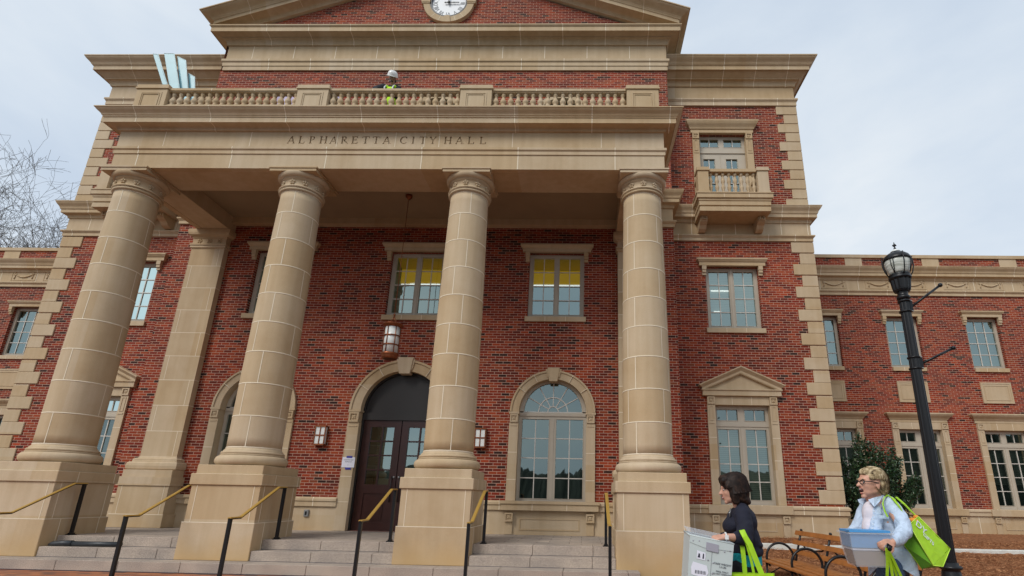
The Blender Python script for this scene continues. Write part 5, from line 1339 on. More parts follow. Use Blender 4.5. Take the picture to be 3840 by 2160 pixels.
def small(f, name, mat, par, items):
    b = MB()
    for p, r in items:
        ell(b, f(*p), r)
    o = b.build(name, mat, par, fix=False); return o
def ribbonstrip(b, pts, wdir, w, m=0, th=.003):
    """flat strap with thickness along pts"""
    wd = Vector(wdir); rings = []
    P = [Vector(p) for p in pts]
    for k, p in enumerate(P):
        d = (P[min(k + 1, len(P) - 1)] - P[max(k - 1, 0)]).normalized(); s = (wd - d * wd.dot(d)).normalized() * w / 2; n = d.cross(s).normalized() * th
        rings.append([p - s - n, p + s - n, p + s + n, p - s + n])
    b.loft(rings, m, False, True, True)
def strands(b, f, rnd, n, start, drop, rw=.0045):
    for k in range(n):
        a, e = start(rnd); P = drop(a, e, rnd)
        rings = []
        for i, p in enumerate(P):
            q = f(*p); d = (f(*P[min(i + 1, len(P) - 1)]) - f(*P[max(i - 1, 0)])).normalized(); cdir = (q - f(.02, 0, .02)).normalized(); s = d.cross(cdir).normalized() * rw * (1 - .6 * i / len(P))
            rings.append([q - s, q + s])
        b.loft(rings, 0, True, closed=False)

# ---- woman in the pale blue shirt
A2 = lambda x, z, y=4.8: at(x, z, y, 4.8)
W2 = thing('person', 'laughing woman with short blonde hair and glasses, pale blue shirt, carrying a clear bin', 'person', (2.60, 4.8, 0))
b = MB()
hc = A2(2.512, 1.462, 4.76); f2 = head(b, hc, 1.08, yaw=.08, tilt=.05, chin_drop=.012)
cap(b, A2(2.53, 1.39, 4.79), .056, A2(2.575, 1.25, 4.84), .062); cap(b, A2(2.49, 1.355, 4.78), .040, A2(2.54, 1.27, 4.80), .05)
ell(b, A2(2.575, 1.18, 4.84), (.125, .13, .13)); ell(b, A2(2.565, 1.02, 4.83), (.15, .145, .16)); ell(b, A2(2.60, .87, 4.83), (.155, .15, .12))
shN, elN, wrN = A2(2.655, 1.285, 4.70), A2(2.745, 1.085, 4.58), A2(2.625, .985, 4.42)
shF, elF, wrF = A2(2.46, 1.285, 4.97), A2(2.355, 1.10, 4.97), A2(2.24, .99, 4.84)
chain(b, [shN, elN, wrN], [.050, .038, .026]); chain(b, [shF, elF, wrF], [.048, .038, .026])
hand(b, wrN, A2(2.53, .955, 4.34) - wrN, (-.25, .8, -.35), .75, 1.0, 1); hand(b, wrF, (-.5, -.55, -.3), (.7, -.2, .3), .6, 1.0, -1)
chain(b, [(2.56, 4.76, .82), (2.50, 4.74, .46), (2.44, 4.76, .10)], [.085, .058, .042]); chain(b, [(2.66, 4.90, .82), (2.70, 4.90, .46), (2.90, 4.92, .14)], [.085, .058, .042])
ell(b, (2.38, 4.76, .045), (.11, .04, .035)); ell(b, (2.86, 4.92, .07), (.10, .04, .04))
fuse(b, 'body', 'skin2', W2, .0065, 5)
small(f2, 'eye', 'white', W2, [((-.070, -.033, .008), (.010, .010, .008))]); small(f2, 'eye', 'white', W2, [((-.070, .033, .008), (.010, .010, .008))])
small(f2, 'iris', 'iris', W2, [((-.077, -.034, .008), (.005, .005, .005)), ((-.077, .034, .008), (.005, .005, .005))])
small(f2, 'eyebrow', 'blonde', W2, [((-.079, -.034, .032), (.008, .018, .004)), ((-.079, .034, .032), (.008, .018, .004))])
small(f2, 'open_mouth', 'mouth', W2, [((-.079, 0, -.055), (.015, .026, .018))]); small(f2, 'upper_teeth', 'teeth', W2, [((-.087, 0, -.046), (.007, .017, .005))])
small(f2, 'lips', 'lips', W2, [((-.086, 0, -.039), (.009, .022, .004)), ((-.079, 0, -.078), (.009, .020, .005))])
b = MB()
for sg in (-1, 1):
    ring = [f2(-.092 + .012 * abs(cos(t)) * 0 + .010 * (sg * (.034 + .024 * cos(t)) * sg) / .06, sg * (.034 + .024 * cos(t)), .008 + .015 * sin(t)) for t in [2 * pi * k / 16 for k in range(17)]]
    b.tube(ring, .0036, 5); b.tube([f2(-.083, sg * .060, .014), f2(-.05, sg * .078, .013), f2(.02, sg * .083, .006)], .0042, 5)
b.tube([f2(-.094, -.010, .010), f2(-.098, 0, .013), f2(-.094, .010, .010)], .0025, 5); b.build('glasses', 'black', W2)
b = MB()     # hair: cap volumes plus strands
rt = Matrix.Rotation(.08, 3, 'Z')
for p, r in (((.034, 0, .066), (.108, .088, .076)), ((.085, 0, .010), (.064, .082, .085)), ((.092, 0, -.045), (.042, .068, .045)), ((-.024, 0, .094), (.056, .066, .032)), ((-.058, -.01, .080), (.022, .046, .018)), ((.062, -.062, .0), (.026, .024, .050)), ((.062, .062, .0), (.026, .024, .050)), ((-.02, -.072, .045), (.036, .014, .022))):
    ell(b, f2(*p), tuple(q * .99 for q in r), rt)
fuse(b, 'hair', 'blonde', W2, .0075, 3, wr=.006, wsc=22, wdir=(.5, 1.6, .5))
b = MB(); rnd = random.Random(8)
def st2(r): return r.uniform(-2.9, 2.9), r.uniform(.25, 1.0)
def dr2(a, e, r):
    P = []; ph = r.uniform(-.2, .2); e0 = e * .5
    for k in range(7):
        t = k / 6; el = 1.35 - (1.35 - (-.5 if abs(a) < 1.1 else (.02 if abs(a) < 1.9 else .50))) * (e0 + t * (1 - e0)); rr = 1.06 + .05 * sin(t * 3 + ph) + r.uniform(0, .02)
        aa = a + ph * t
        P.append((.032 + .104 * rr * cos(el) * cos(aa), .087 * rr * cos(el) * sin(aa), .045 + .093 * rr * sin(el) - (.07 * t * t if abs(a) < 1.1 else .012 * t)))
    return P
strands(b, f2, rnd, 420, st2, dr2, .0042); b.build('hair_strands', 'blonde', W2, fix=False)
# t-shirt, shirt, collar, jeans
b = MB(); ell(b, A2(2.485, 1.20, 4.745), (.072, .075, .12)); ell(b, A2(2.475, 1.08, 4.735), (.080, .078, .13)); ell(b, A2(2.52, 1.275, 4.78), (.065, .08, .035)); fuse(b, 't_shirt', 'tee', W2, .010, 4)
b = MB()
ell(b, A2(2.585, 1.20, 4.85), (.145, .16, .135)); ell(b, A2(2.58, 1.03, 4.84), (.172, .17, .17)); ell(b, A2(2.605, .90, 4.84), (.178, .172, .12))
cap(b, A2(2.655, 1.315, 4.73), .050, A2(2.50, 1.315, 4.95), .050); cap(b, A2(2.60, 1.30, 4.86), .07, A2(2.59, 1.25, 4.86), .10)
chain(b, [shN, A2(2.725, 1.19, 4.64), elN, A2(2.69, 1.02, 4.50), A2(2.65, .998, 4.45)], [.066, .062, .062, .055, .046]); chain(b, [shF, elF, A2(2.27, 1.02, 4.89)], [.060, .054, .043])
cap(b, A2(2.535, 1.25, 4.70), .040, A2(2.50, 1.05, 4.67), .055)
fuse(b, 'shirt', 'shirt', W2, .010, 4, wr=.010, wsc=13, wdir=(1.3, 1, .8))
b = MB()     # loose hem: front tail lower than back
rings = []
for k in range(6):
    t = k / 5; ring = []
    for j in range(28):
        a = 2 * pi * j / 28; front = .5 - .5 * cos(a - 1.0 + pi); tail = .70 + .12 * (sin(a * 2 - .4) * .5 + .5)
        z = .93 + (tail - .93) * t; r = 1 + .07 * t + .03 * sin(5 * a + 1) * t
        c = A2(2.605, z, 4.84); ring.append((c.x + .178 * r * cos(a), c.y + .165 * r * sin(a), z))
    rings.append(ring)
b.loft(rings, 0, True); b.build('shirt_tail', 'shirt', W2, fix=False)
b = MB()
for sg, pts in ((1, [A2(2.475, 1.325, 4.70), A2(2.53, 1.345, 4.68), A2(2.60, 1.36, 4.73), A2(2.575, 1.315, 4.67), A2(2.52, 1.268, 4.64)]), (-1, [A2(2.44, 1.315, 4.84), A2(2.42, 1.335, 4.86), A2(2.385, 1.325, 4.88), A2(2.395, 1.30, 4.86), A2(2.425, 1.278, 4.82)])):
    b.loft([pts, [p + Vector((-.004, -.008, .004)) for p in pts]], 0, False, True, True)
b.tube([A2(2.60, 1.36, 4.75), A2(2.645, 1.365, 4.82), A2(2.60, 1.36, 4.93), A2(2.50, 1.345, 4.95), A2(2.43, 1.33, 4.90)], .016, 8); b.build('collar', 'shirt', W2)
b = MB(); q = [A2(2.545, 1.205, 4.615), A2(2.625, 1.20, 4.625), A2(2.625, 1.175, 4.62), A2(2.545, 1.178, 4.61)]; b.loft([q, [p + Vector((0, -.006, 0)) for p in q]], 0, False, True, True); b.build('pocket_flap', 'shirt', W2)
b = MB()
for k in range(6): b.sphere(A2(2.512 - .008 * k, 1.235 - .035 * k, 4.64 - .004 * k), .005, n=8, k=5)
b.build('buttons', 'white', W2)
b = MB(); ell(b, (2.62, 4.84, .84), (.175, .165, .12)); chain(b, [(2.56, 4.76, .80), (2.50, 4.74, .46), (2.44, 4.76, .13)], [.108, .080, .065]); chain(b, [(2.67, 4.90, .80), (2.70, 4.90, .46), (2.88, 4.92, .17)], [.108, .080, .065]); fuse(b, 'jeans', 'jeans', W2, .012, 4, wr=.006)
b = MB(); ell(b, (2.37, 4.76, .05), (.13, .048, .045)); b.build('shoe', 'shoe', W2, fix=False); b = MB(); ell(b, (2.86, 4.92, .075), (.12, .048, .05)); b.build('shoe', 'shoe', W2, fix=False)

# ---- things she carries
M['binplastic'] = glass_mat('clear_plastic', .10, (.9, .92, .95), (.84, .88, .92))
M['milky'] = None
def milky_mat():
    m = bpy.data.materials.new('milky_plastic'); m.use_nodes = True; nt = m.node_tree; nt.nodes.clear(); out = nt.nodes.new('ShaderNodeOutputMaterial')
    p = N(nt, 'ShaderNodeBsdfPrincipled'); p.inputs['Base Color'].default_value = (.66, .69, .74, 1); p.inputs['Roughness'].default_value = .25
    t = N(nt, 'ShaderNodeBsdfTransparent'); mx = N(nt, 'ShaderNodeMixShader'); mx.inputs[0].default_value = .34; nt.links.new(t.outputs[0], mx.inputs[1]); nt.links.new(p.outputs[0], mx.inputs[2]); nt.links.new(mx.outputs[0], out.inputs[0]); return m
M['milky'] = milky_mat()
M['bluefolder'] = plain('blue_folder', (.07, .30, .62), .5)
M['cardboard'] = plain('tan_card', (.30, .22, .16), .8, var=.1)
B2 = lambda x, z, y: at(x, z, y, 4.6)
T = thing('storage_bin', 'clear plastic storage bin with a blue folder inside carried by the blonde woman', 'bin', (2.25, 4.6, .82))
y0, y1 = 4.42, 4.72
rim = [(2.095, y0), (2.415, y0 - .02), (2.475, y1 - .02), (2.15, y1)]
def ringz(s, z, dx=0): cx = sum(p[0] for p in rim) / 4 + dx; cy = sum(p[1] for p in rim) / 4; return [(cx + (p[0] - cx) * s, cy + (p[1] - cy) * s, z) for p in rim]
b = MB(); b.loft([ringz(.80, .825, .02), ringz(.935, .945, .01), ringz(.955, .955, .01), ringz(.985, 1.075)], 0, False, True, False); b.build('bin_body', 'milky', T)
b = MB()
R0, R1, R2, R3 = ringz(.985, 1.075), ringz(1.07, 1.078), ringz(1.08, 1.068), ringz(1.0, 1.062); b.loft([R0, R1, R2, R3], 0, False); b.build('rim', 'milky', T)
b = MB(); b.loft([ringz(.90, .965, .01), ringz(.94, 1.07, 0)], 0, False, True, True); o = b.build('blue_folder', 'bluefolder', T)
b = MB(); b.loft([ringz(.955, 1.078), ringz(.955, 1.094, -.01)], 0, False, True, True); b.build('folder_lid', 'bluefolder', T)
b = MB(); b.loft([ringz(.88, .945, .01), ringz(.89, .958, .01)], 0, False, True, True); b.build('paper_stack', 'paper', T)
b = MB(); b.loft([ringz(.76, .835, .02), ringz(.86, .94, .012)], 0, False, True, True); b.build('contents', 'cardboard', T)
# shoulder tote
M['lime'] = cloth('lime_nonwoven', (.38, .66, .012), .25, 8, .6)
M['limedark'] = cloth('green_nonwoven', (.13, .36, .01), .25, 8, .6)
M['limeedge'] = plain('lime_piping', (.55, .80, .08), .6)
M['orange'] = plain('orange_paper', (.75, .28, .03), .7)
def S2(x, z, y): return at(x, z, y, 4.75)
Sb = thing('tote_bag', 'lime green tote bag with white letters hanging from the blonde woman\'s shoulder', 'bag', (2.9, 4.75, .8), 'lime green tote bags')
Aq, Bq, Cq, Dq = S2(2.765, 1.135, 4.58), S2(2.852, 1.20, 4.66), S2(3.07, .95, 4.70), S2(2.905, .818, 4.57)
A_, B_, C_, D_, F_ = S2(2.738, 1.105, 4.66), S2(2.83, 1.19, 4.80), S2(3.05, .94, 4.84), S2(2.81, .79, 4.70), S2(2.70, .965, 4.68)
C2 = S2(2.985, .808, 4.62)
b = MB(); nn = 6
def grid(b, a, bb_, c, d, m=0, n=8, amp=.006, seed=0):
    rows = []
    nrm = (bb_ - a).cross(d - a).normalized()
    for i in range(n + 1):
        l, r = a.lerp(d, i / n), bb_.lerp(c, i / n); rows.append([l.lerp(r, j / n) + nrm * amp * noise.noise(Vector((i * .7 + seed, j * .6, seed))) * 2 for j in range(n + 1)])
    b.loft(rows, m, True, closed=False)
grid(b, Aq, Bq, Cq, Dq, 0, 8, .005, 1); b.face([Dq, Cq, C2], 0); b.face([Bq, B_, C_, Cq], 0)
b.build('front_panel', 'lime', Sb, fix=False)
b = MB(); b.face([Aq, Dq, D_, F_, A_]); b.face([Dq, C2, D_]); b.face([A_, F_, D_, C_, B_]); b.face([C2, Cq, C_, D_]); b.build('gusset', 'limedark', Sb, fix=False)
b = MB()
for p, q in ((Aq, Dq), (Bq, Cq), (Dq, C2), (C2, Cq), (Aq, Bq), (A_, F_), (F_, D_)): b.tube([p, q], .0035, 5)
b.build('piping', 'limeedge', Sb)
b = MB(); ell(b, S2(2.80, 1.165, 4.68), (.035, .05, .025)); b.sphere(S2(2.83, 1.195, 4.70), (.02, .03, .018)); b.build('orange_contents', 'orange', Sb)
b = MB()
for p in ([S2(2.765, 1.13, 4.60), S2(2.745, 1.20, 4.60), S2(2.705, 1.28, 4.61), S2(2.66, 1.345, 4.65), S2(2.62, 1.37, 4.72), S2(2.585, 1.345, 4.66), S2(2.57, 1.29, 4.62), S2(2.578, 1.235, 4.59), S2(2.595, 1.19, 4.58)],
          [S2(2.845, 1.19, 4.72), S2(2.80, 1.24, 4.70), S2(2.75, 1.30, 4.70), S2(2.69, 1.355, 4.75)]):
    ribbonstrip(b, p, (.6, .75, .3), .028)
b.build('strap', 'lime', Sb)
b = MB(); ex = (Cq - Bq).normalized(); ey = (Bq - Aq).normalized(); ez = ex.cross(ey).normalized(); ey = ez.cross(ex)
def tm(px, py, s): o_ = Aq.lerp(Dq, px).lerp(Bq.lerp(Cq, px), py); m = Matrix((ex, ey, ez)).transposed().to_4x4(); m.translation = o_ + (-ez if ez.y > 0 else ez) * .006; return m
mt = tm(.22, .55, 1); add_text(b, 'DY', .085, mt, .001); mt = tm(.52, .48, 1); add_text(b, 'GIFTS', .045, mt, .001)
b.build('lettering', 'paper', Sb)
# bag in her hand with keys
Hb = thing('tote_bag', 'lime green bag dangling by thin handles below the blonde woman\'s keys', 'bag', (2.55, 4.5, .3), 'lime green tote bags')
hp = A2(2.575, .945, 4.36)
b = MB()
for e in (A2(2.545, .72, 4.42), A2(2.59, .72, 4.43), A2(2.66, .72, 4.44), A2(2.625, .72, 4.46)):
    ribbonstrip(b, [hp, hp.lerp(e, .5) + Vector((.004, 0, 0)), e], (1, .1, 0), .020)
b.build('strap', 'lime', Hb)
b = MB(); b.loft([[(2.40, 4.46, .36), (2.70, 4.44, .36), (2.72, 4.56, .36), (2.42, 4.58, .36)], [(2.30, 4.42, .67), (2.62, 4.41, .67), (2.63, 4.50, .67), (2.31, 4.51, .67)]], 0, False, True, True); b.build('bag_body', 'lime', Hb)
K = thing('car_keys', 'black car key fob and keys held in the blonde woman\'s hand', 'keys', tuple(hp))
b = MB(); b.obox(A2(2.575, .95, 4.30), (.032, 0, -.022), (0, .014, 0), (.014, 0, .026)); b.sphere(A2(2.598, .938, 4.305), (.018, .010, .022)); b.build('fob', 'black', K)
b = MB(); b.tube([A2(2.572, .965, 4.30), A2(2.56, .955, 4.30), A2(2.548, .925, 4.30)], .0035, 5); b.tube([A2(2.572, .965, 4.30), A2(2.57, .94, 4.30)], .004, 5); b.build('key', 'grey', K)

# ---- woman in navy
A1 = lambda x, z, y=4.7: at(x, z, y, 4.7)
W1 = thing('person', 'dark haired woman in a navy top over a teal hem, carrying a grey mail tote', 'person', (1.36, 4.7, 0))
b = MB(); hc = A1(1.285, 1.388, 4.68); f1 = head(b, hc, 1.04, yaw=-.10, tilt=-.14)
cap(b, A1(1.32, 1.32, 4.70), .052, A1(1.355, 1.22, 4.72), .06); ell(b, A1(1.345, 1.13, 4.73), (.11, .14, .12)); ell(b, A1(1.35, .98, 4.73), (.12, .14, .14)); ell(b, A1(1.36, .84, 4.73), (.125, .15, .11))
s1N, e1N, w1N = A1(1.355, 1.195, 4.58), A1(1.362, 1.0, 4.50), A1(1.19, 1.008, 4.42)
s1F, e1F, w1F = A1(1.34, 1.20, 4.88), A1(1.28, 1.02, 4.93), A1(1.10, .98, 4.84)
chain(b, [s1N, e1N, w1N], [.046, .038, .026]); chain(b, [s1F, e1F, w1F], [.046, .038, .026])
hand(b, w1N, A1(1.10, .995, 4.385) - w1N, (.05, .35, -1), .85, 1.0, -1); hand(b, w1F, (-.9, -.2, -.1), (0, -.4, -1), .7, 1.0, 1)
chain(b, [(1.31, 4.66, .80), (1.26, 4.64, .45), (1.18, 4.66, .10)], [.085, .056, .040]); chain(b, [(1.38, 4.80, .80), (1.44, 4.80, .45), (1.62, 4.80, .14)], [.085, .056, .040])
ell(b, (1.12, 4.66, .04), (.10, .038, .033)); ell(b, (1.60, 4.80, .07), (.09, .038, .038))
fuse(b, 'body', 'skin', W1, .0065, 5)
small(f1, 'eye', 'white', W1, [((-.070, -.033, .008), (.009, .009, .007))]); small(f1, 'eye', 'white', W1, [((-.070, .033, .008), (.009, .009, .007))])
small(f1, 'iris', 'iris', W1, [((-.077, -.034, .007), (.005, .005, .005)), ((-.077, .034, .007), (.005, .005, .005))])
small(f1, 'lips', 'lips', W1, [((-.089, -.002, -.043), (.008, .020, .004)), ((-.086, -.002, -.055), (.008, .019, .005))]); small(f1, 'upper_teeth', 'teeth', W1, [((-.087, -.004, -.049), (.007, .018, .003))])
b = MB(); rt = Matrix.Rotation(-.12, 3, 'Z')
for p, r in (((.022, 0, .048), (.110, .090, .092)), ((.050, 0, -.03), (.085, .088, .100)), ((.07, 0, -.085), (.058, .078, .045)), ((-.036, 0, .088), (.058, .074, .036)), ((-.062, -.03, .075), (.028, .046, .024)), ((-.062, .03, .075), (.028, .046, .024)), ((-.078, -.01, .072), (.018, .03, .014)), ((.088, 0, -.105), (.040, .066, .030)), ((-.03, -.072, .03), (.034, .020, .040)), ((.005, -.070, -.02), (.050, .024, .075)), ((.005, .070, -.02), (.050, .024, .075)), ((.0, -.066, -.075), (.035, .020, .040))):
    ell(b, f1(*p), tuple(q * 1.04 for q in r), rt)
fuse(b, 'hair', 'brunette', W1, .0075, 2, wr=.010, wsc=20, wdir=(1.2, 1.2, .4))
b = MB(); rnd = random.Random(4)
def dr1(a, e, r):
    P = []; ph = r.uniform(-.12, .12); e0 = e * .4
    for k in range(8):
        t = k / 7; u = e0 + t * (1 - e0); el = 1.4 - 1.45 * min(1, u * 1.15); fl = .02 * max(0, t - .75) * 4 * r.random()
        P.append((.030 + (.112 + fl) * cos(el) * cos(a + ph * t), (.096 + fl) * cos(el) * sin(a + ph * t), .045 + .10 * sin(el) - (.16 * max(0, u - .55) ** 1.0 if abs(a) < 2.0 else .05 * max(0, u - .6))))
    return P
strands(b, f1, rnd, 380, lambda r: (r.uniform(-2.7, 2.7), r.uniform(.1, 1)), dr1, .004); b.build('hair_strands', 'brunette', W1, fix=False)
b = MB(); ell(b, A1(1.345, 1.135, 4.73), (.125, .165, .13)); ell(b, A1(1.262, 1.10, 4.71), (.075, .12, .075)); ell(b, A1(1.35, .99, 4.73), (.135, .165, .15)); ell(b, A1(1.37, .90, 4.73), (.135, .165, .07)); cap(b, A1(1.36, 1.235, 4.62), .050, A1(1.34, 1.235, 4.86), .050)
cap(b, A1(1.355, 1.25, 4.72), .062, A1(1.35, 1.20, 4.72), .09); ell(b, A1(1.45, .955, 4.72), (.045, .13, .03))
chain(b, [s1N, A1(1.372, 1.10, 4.53), e1N, A1(1.305, 1.003, 4.47)], [.070, .066, .066, .054]); chain(b, [s1F, e1F, A1(1.19, 1.0, 4.88)], [.068, .060, .048])
fuse(b, 'navy_top', 'navy', W1, .010, 4, wr=.006, wsc=12)
b = MB(); rings = []
for k in range(5):
    t = k / 4; z = .885 - .085 * t; rings.append([(1.347 + (.142 + .004 * t) * cos(2 * pi * j / 32) * (1 + .03 * sin(9 * 2 * pi * j / 32 + t * 2)), 4.73 + .168 * sin(2 * pi * j / 32) * (1 + .03 * sin(9 * 2 * pi * j / 32)), z + .008 * sin(5 * 2 * pi * j / 32)) for j in range(32)])
b.loft(rings, 0, True, False, False); b.build('teal_hem', 'teal', W1, fix=False)
b = MB(); ell(b, (1.35, 4.73, .80), (.138, .160, .12)); chain(b, [(1.31, 4.66, .78), (1.26, 4.64, .45), (1.18, 4.66, .12)], [.10, .072, .06]); chain(b, [(1.39, 4.80, .78), (1.44, 4.80, .45), (1.60, 4.80, .17)], [.10, .072, .06]); fuse(b, 'trousers', 'navytrouser', W1, .012, 4)
b = MB(); ell(b, (1.11, 4.66, .045), (.12, .045, .042)); b.build('shoe', 'shoe', W1, fix=False); b = MB(); ell(b, (1.60, 4.80, .075), (.11, .045, .048)); b.build('shoe', 'shoe', W1, fix=False)
b = MB(); q = w1N + Vector((.012, 0, 0)); b.tube([q + Vector((0, .032 * cos(t), .032 * sin(t))) for t in [2 * pi * k / 14 for k in range(15)]], .006, 6); b.obox(q + Vector((-.014, -.042, -.016)), (.028, 0, 0), (0, .008, 0), (0, 0, .032)); b.build('wristwatch', 'white', W1)
b = MB(); b.tube([A1(1.262, 1.235, 4.66), A1(1.252, 1.20, 4.64), A1(1.25, 1.17, 4.645)], .006, 6); b.sphere(A1(1.25, 1.20, 4.635), .01); b.build('necklace', 'grey', W1)

# grey mail tote
M['totegrey'] = plain('corrugated_plastic', (.50, .555, .545), .5, var=.04, vscale=3)
M['totetrim'] = plain('lilac_grey_plastic', (.33, .32, .37), .45)
Tt = thing('mail_tote', 'grey corrugated plastic mail tote with printed label carried by the woman in navy', 'box', (1.0, 4.45, .70))
def t1(u, v, w):  # u across 0..1, v up 0..1, w depth metres
    bl, br, tl, tr = Vector((.80, 4.33, .685)), Vector((1.115, 4.31, .655)), Vector((.838, 4.34, 1.038)), Vector((1.165, 4.32, .978))
    return bl.lerp(br, u).lerp(tl.lerp(tr, u), v) + Vector((.02 * w, w, .05 * w))
b = MB()
for q in (((0, 0, 0), (1, 0, 0), (1, 1, 0), (0, 1, 0)), ((0, 0, .27), (1, 0, .27), (1, 1, .27), (0, 1, .27)), ((0, 0, 0), (0, 0, .27), (0, 1, .27), (0, 1, 0)), ((1, 0, 0), (1, 0, .27), (1, 1, .27), (1, 1, 0)), ((0, 0, 0), (1, 0, 0), (1, 0, .27), (0, 0, .27))): b.face([t1(*p) for p in q])
b.build('tote_wall', 'totegrey', Tt)
b = MB()
b.tube([t1(0, 1, 0), t1(1, 1, 0), t1(1, 1, .27), t1(0, 1, .27), t1(0, 1, 0)], .007, 6); b.build('rim', 'totegrey', Tt)
b = MB()
b.loft([[t1(0, .86, -.004), t1(.33, .80, -.004), t1(.66, .82, -.004), t1(1, .84, -.004)], [t1(0, .99, -.004), t1(.33, .99, -.004), t1(.66, .99, -.004), t1(1, .99, -.004)]], 0, False, closed=False); b.build('reinforcing_band', 'totegrey', Tt)
b = MB(); b.tube([t1(0, 0, 0), t1(1, 0, 0)], .006, 6); b.build('bottom_edge', 'totegrey', Tt)
b = MB(); b.loft([[t1(.38, .76, -.009), t1(.66, .75, -.009), t1(.66, .92, -.009), t1(.38, .93, -.009)], [t1(.38, .76, -.003), t1(.66, .75, -.003), t1(.66, .92, -.003), t1(.38, .93, -.003)]], 0, False, True, True); b.build('handle', 'totetrim', Tt)
b = MB()
for k in range(10):
    u0, u1 = k / 10, k / 10 + .085; b.face([t1(u0, 1.0, .02), t1(u1, 1.0, .02), t1(u1 - .02, 1.12, .25), t1(u0 - .02, 1.12, .25)])
b.face([t1(.0, .99, .01), t1(.98, .99, .01), t1(.96, 1.115, .255), t1(-.02, 1.115, .255)]); b.build('inner_lid', 'milky', Tt, fix=False)
b = MB()
for u, v in ((.08, .90), (.22, .92), (.80, .80), (.92, .84), (.56, .52), (.44, .56), (.56, .30), (.52, .08), (.35, .10), (.94, .10)): p = t1(u, v, -.004); b.sphere(p, (.006, .003, .006), n=8, k=4)
b.build('rivets', 'totetrim', Tt)
b = MB(); b.face([t1(.08, .22, -.003), t1(.40, .18, -.003), t1(.47, .30, -.003), t1(.42, .44, -.003), t1(.10, .48, -.003), t1(.06, .36, -.003)]); b.face([t1(.18, .55, -.003), t1(.38, .54, -.003), t1(.38, .70, -.003), t1(.18, .72, -.003)]); b.build('paper_label', 'paper', Tt, fix=False)
b = MB()
for k in range(12): b.face([t1(.16 + .022 * k, .25, -.0045), t1(.16 + .022 * k + .008 + .006 * (k % 3 == 0), .25, -.0045), t1(.16 + .022 * k + .008 + .006 * (k % 3 == 0), .32, -.0045), t1(.16 + .022 * k, .32, -.0045)])
b.face([t1(.20, .58, -.0045), t1(.26, .58, -.0045), t1(.25, .66, -.0045), t1(.22, .67, -.0045)]); b.face([t1(.31, .57, -.0045), t1(.345, .57, -.0045), t1(.345, .67, -.0045), t1(.32, .68, -.0045)])
def tmx(u, v): ex = (t1(1, v, 0) - t1(0, v, 0)).normalized(); ez = Vector((0, -1, 0)); ey = ez.cross(ex).normalized(); m = Matrix((ex, ey, ez)).transposed().to_4x4(); m.translation = t1(u, v, -.004); return m
for t, v, s in (('TARE WEIGHT', .52, .020), ('1.5 LBS', .46, .018), ('MAIL ONLY', .36, .018), ('DO NOT OVERLOAD', .31, .015)): add_text(b, t, s, tmx(.78, v), .0004)
b.face([t1(.51, .0, -.003), t1(.515, .0, -.003), t1(.525, .80, -.003), t1(.52, .80, -.003)])
b.build('print', 'ink', Tt, fix=False)
# lime bag on her forearm
Gb = thing('tote_bag', 'lime green tote bag hanging by wide handles from the forearm of the woman in navy', 'bag', (1.32, 4.42, .3), 'lime green tote bags')
G1 = lambda x, z, y: at(x, z, y, 4.6)
b = MB()
ribbonstrip(b, [G1(1.462, .70, 4.36), G1(1.425, .80, 4.36), G1(1.37, .96, 4.365), G1(1.335, 1.02, 4.37), G1(1.315, 1.065, 4.39), G1(1.31, 1.07, 4.50)], (1, .15, .25), .042, th=.002)
ribbonstrip(b, [G1(1.39, .70, 4.385), G1(1.375, .82, 4.385), G1(1.345, .97, 4.385), G1(1.305, 1.055, 4.39)], (1, .1, .2), .02, th=.002)
ribbonstrip(b, [G1(1.315, .70, 4.44), G1(1.313, .85, 4.46), G1(1.308, .95, 4.48), G1(1.305, 1.05, 4.54)], (1, .1, 0), .036, th=.002)
b.build('strap', 'lime', Gb)
b = MB(); b.loft([[(1.15, 4.38, .36), (1.46, 4.36, .36), (1.47, 4.50, .36), (1.16, 4.52, .36)], [(1.125, 4.35, .768), (1.45, 4.33, .775), (1.50, 4.45, .765), (1.14, 4.47, .765)]], 0, False, True, False); b.build('bag_body', 'lime', Gb)

# ---- worker on the terrace
Wk = lambda x, z, y: at(x, z, y, 10.35)
W3 = thing('person', 'worker in a white hard hat and lime safety vest leaning over the terrace balustrade', 'person', (-4.8, 10.5, 9.49))
b = MB(); hc = Wk(-4.735, 11.03, 10.42); f3 = head(b, hc, 1.02, yaw=1.75, tilt=-.55)
cap(b, hc + Vector((0, .02, -.06)), .055, (hc.x, 10.52, 10.92), .06); ell(b, (-4.80, 10.53, 10.72), (.19, .13, .20)); ell(b, (-4.80, 10.60, 10.42), (.17, .13, .22)); ell(b, (-4.80, 10.66, 10.2), (.17, .14, .14))
lw = Vector((-4.93, 10.06, 10.40)); chain(b, [(-4.98, 10.45, 10.86), (-5.07, 10.24, 10.60), lw], [.06, .048, .035]); rw = Vector((-4.60, 10.36, 10.50)); chain(b, [(-4.62, 10.50, 10.84), (-4.55, 10.46, 10.62), rw], [.06, .048, .035])
hand(b, lw, (.5, -.75, -.3), (0, -.25, -1), .7, 1.1, 1); hand(b, rw, (-.2, -.8, -.3), (0, .3, -1), .8, 1.1, -1)
chain(b, [(-4.90, 10.64, 10.15), (-4.92, 10.60, 9.85), (-4.92, 10.66, 9.56)], [.09, .07, .05]); chain(b, [(-4.70, 10.64, 10.15), (-4.68, 10.62, 9.85), (-4.68, 10.70, 9.56)], [.09, .07, .05])
fuse(b, 'body', 'skin3', W3, .010, 3)
HT = Matrix.Translation(hc + Vector((.0, -.015, .045))) @ Matrix.Rotation(.28, 4, 'Y') @ Matrix.Rotation(.62, 4, 'X')
b = MB(); b.lathe([(.119, .0), (.121, .02), (.118, .055), (.105, .095), (.078, .125), (.04, .142), (.004, .147)], 0, 0, 28)
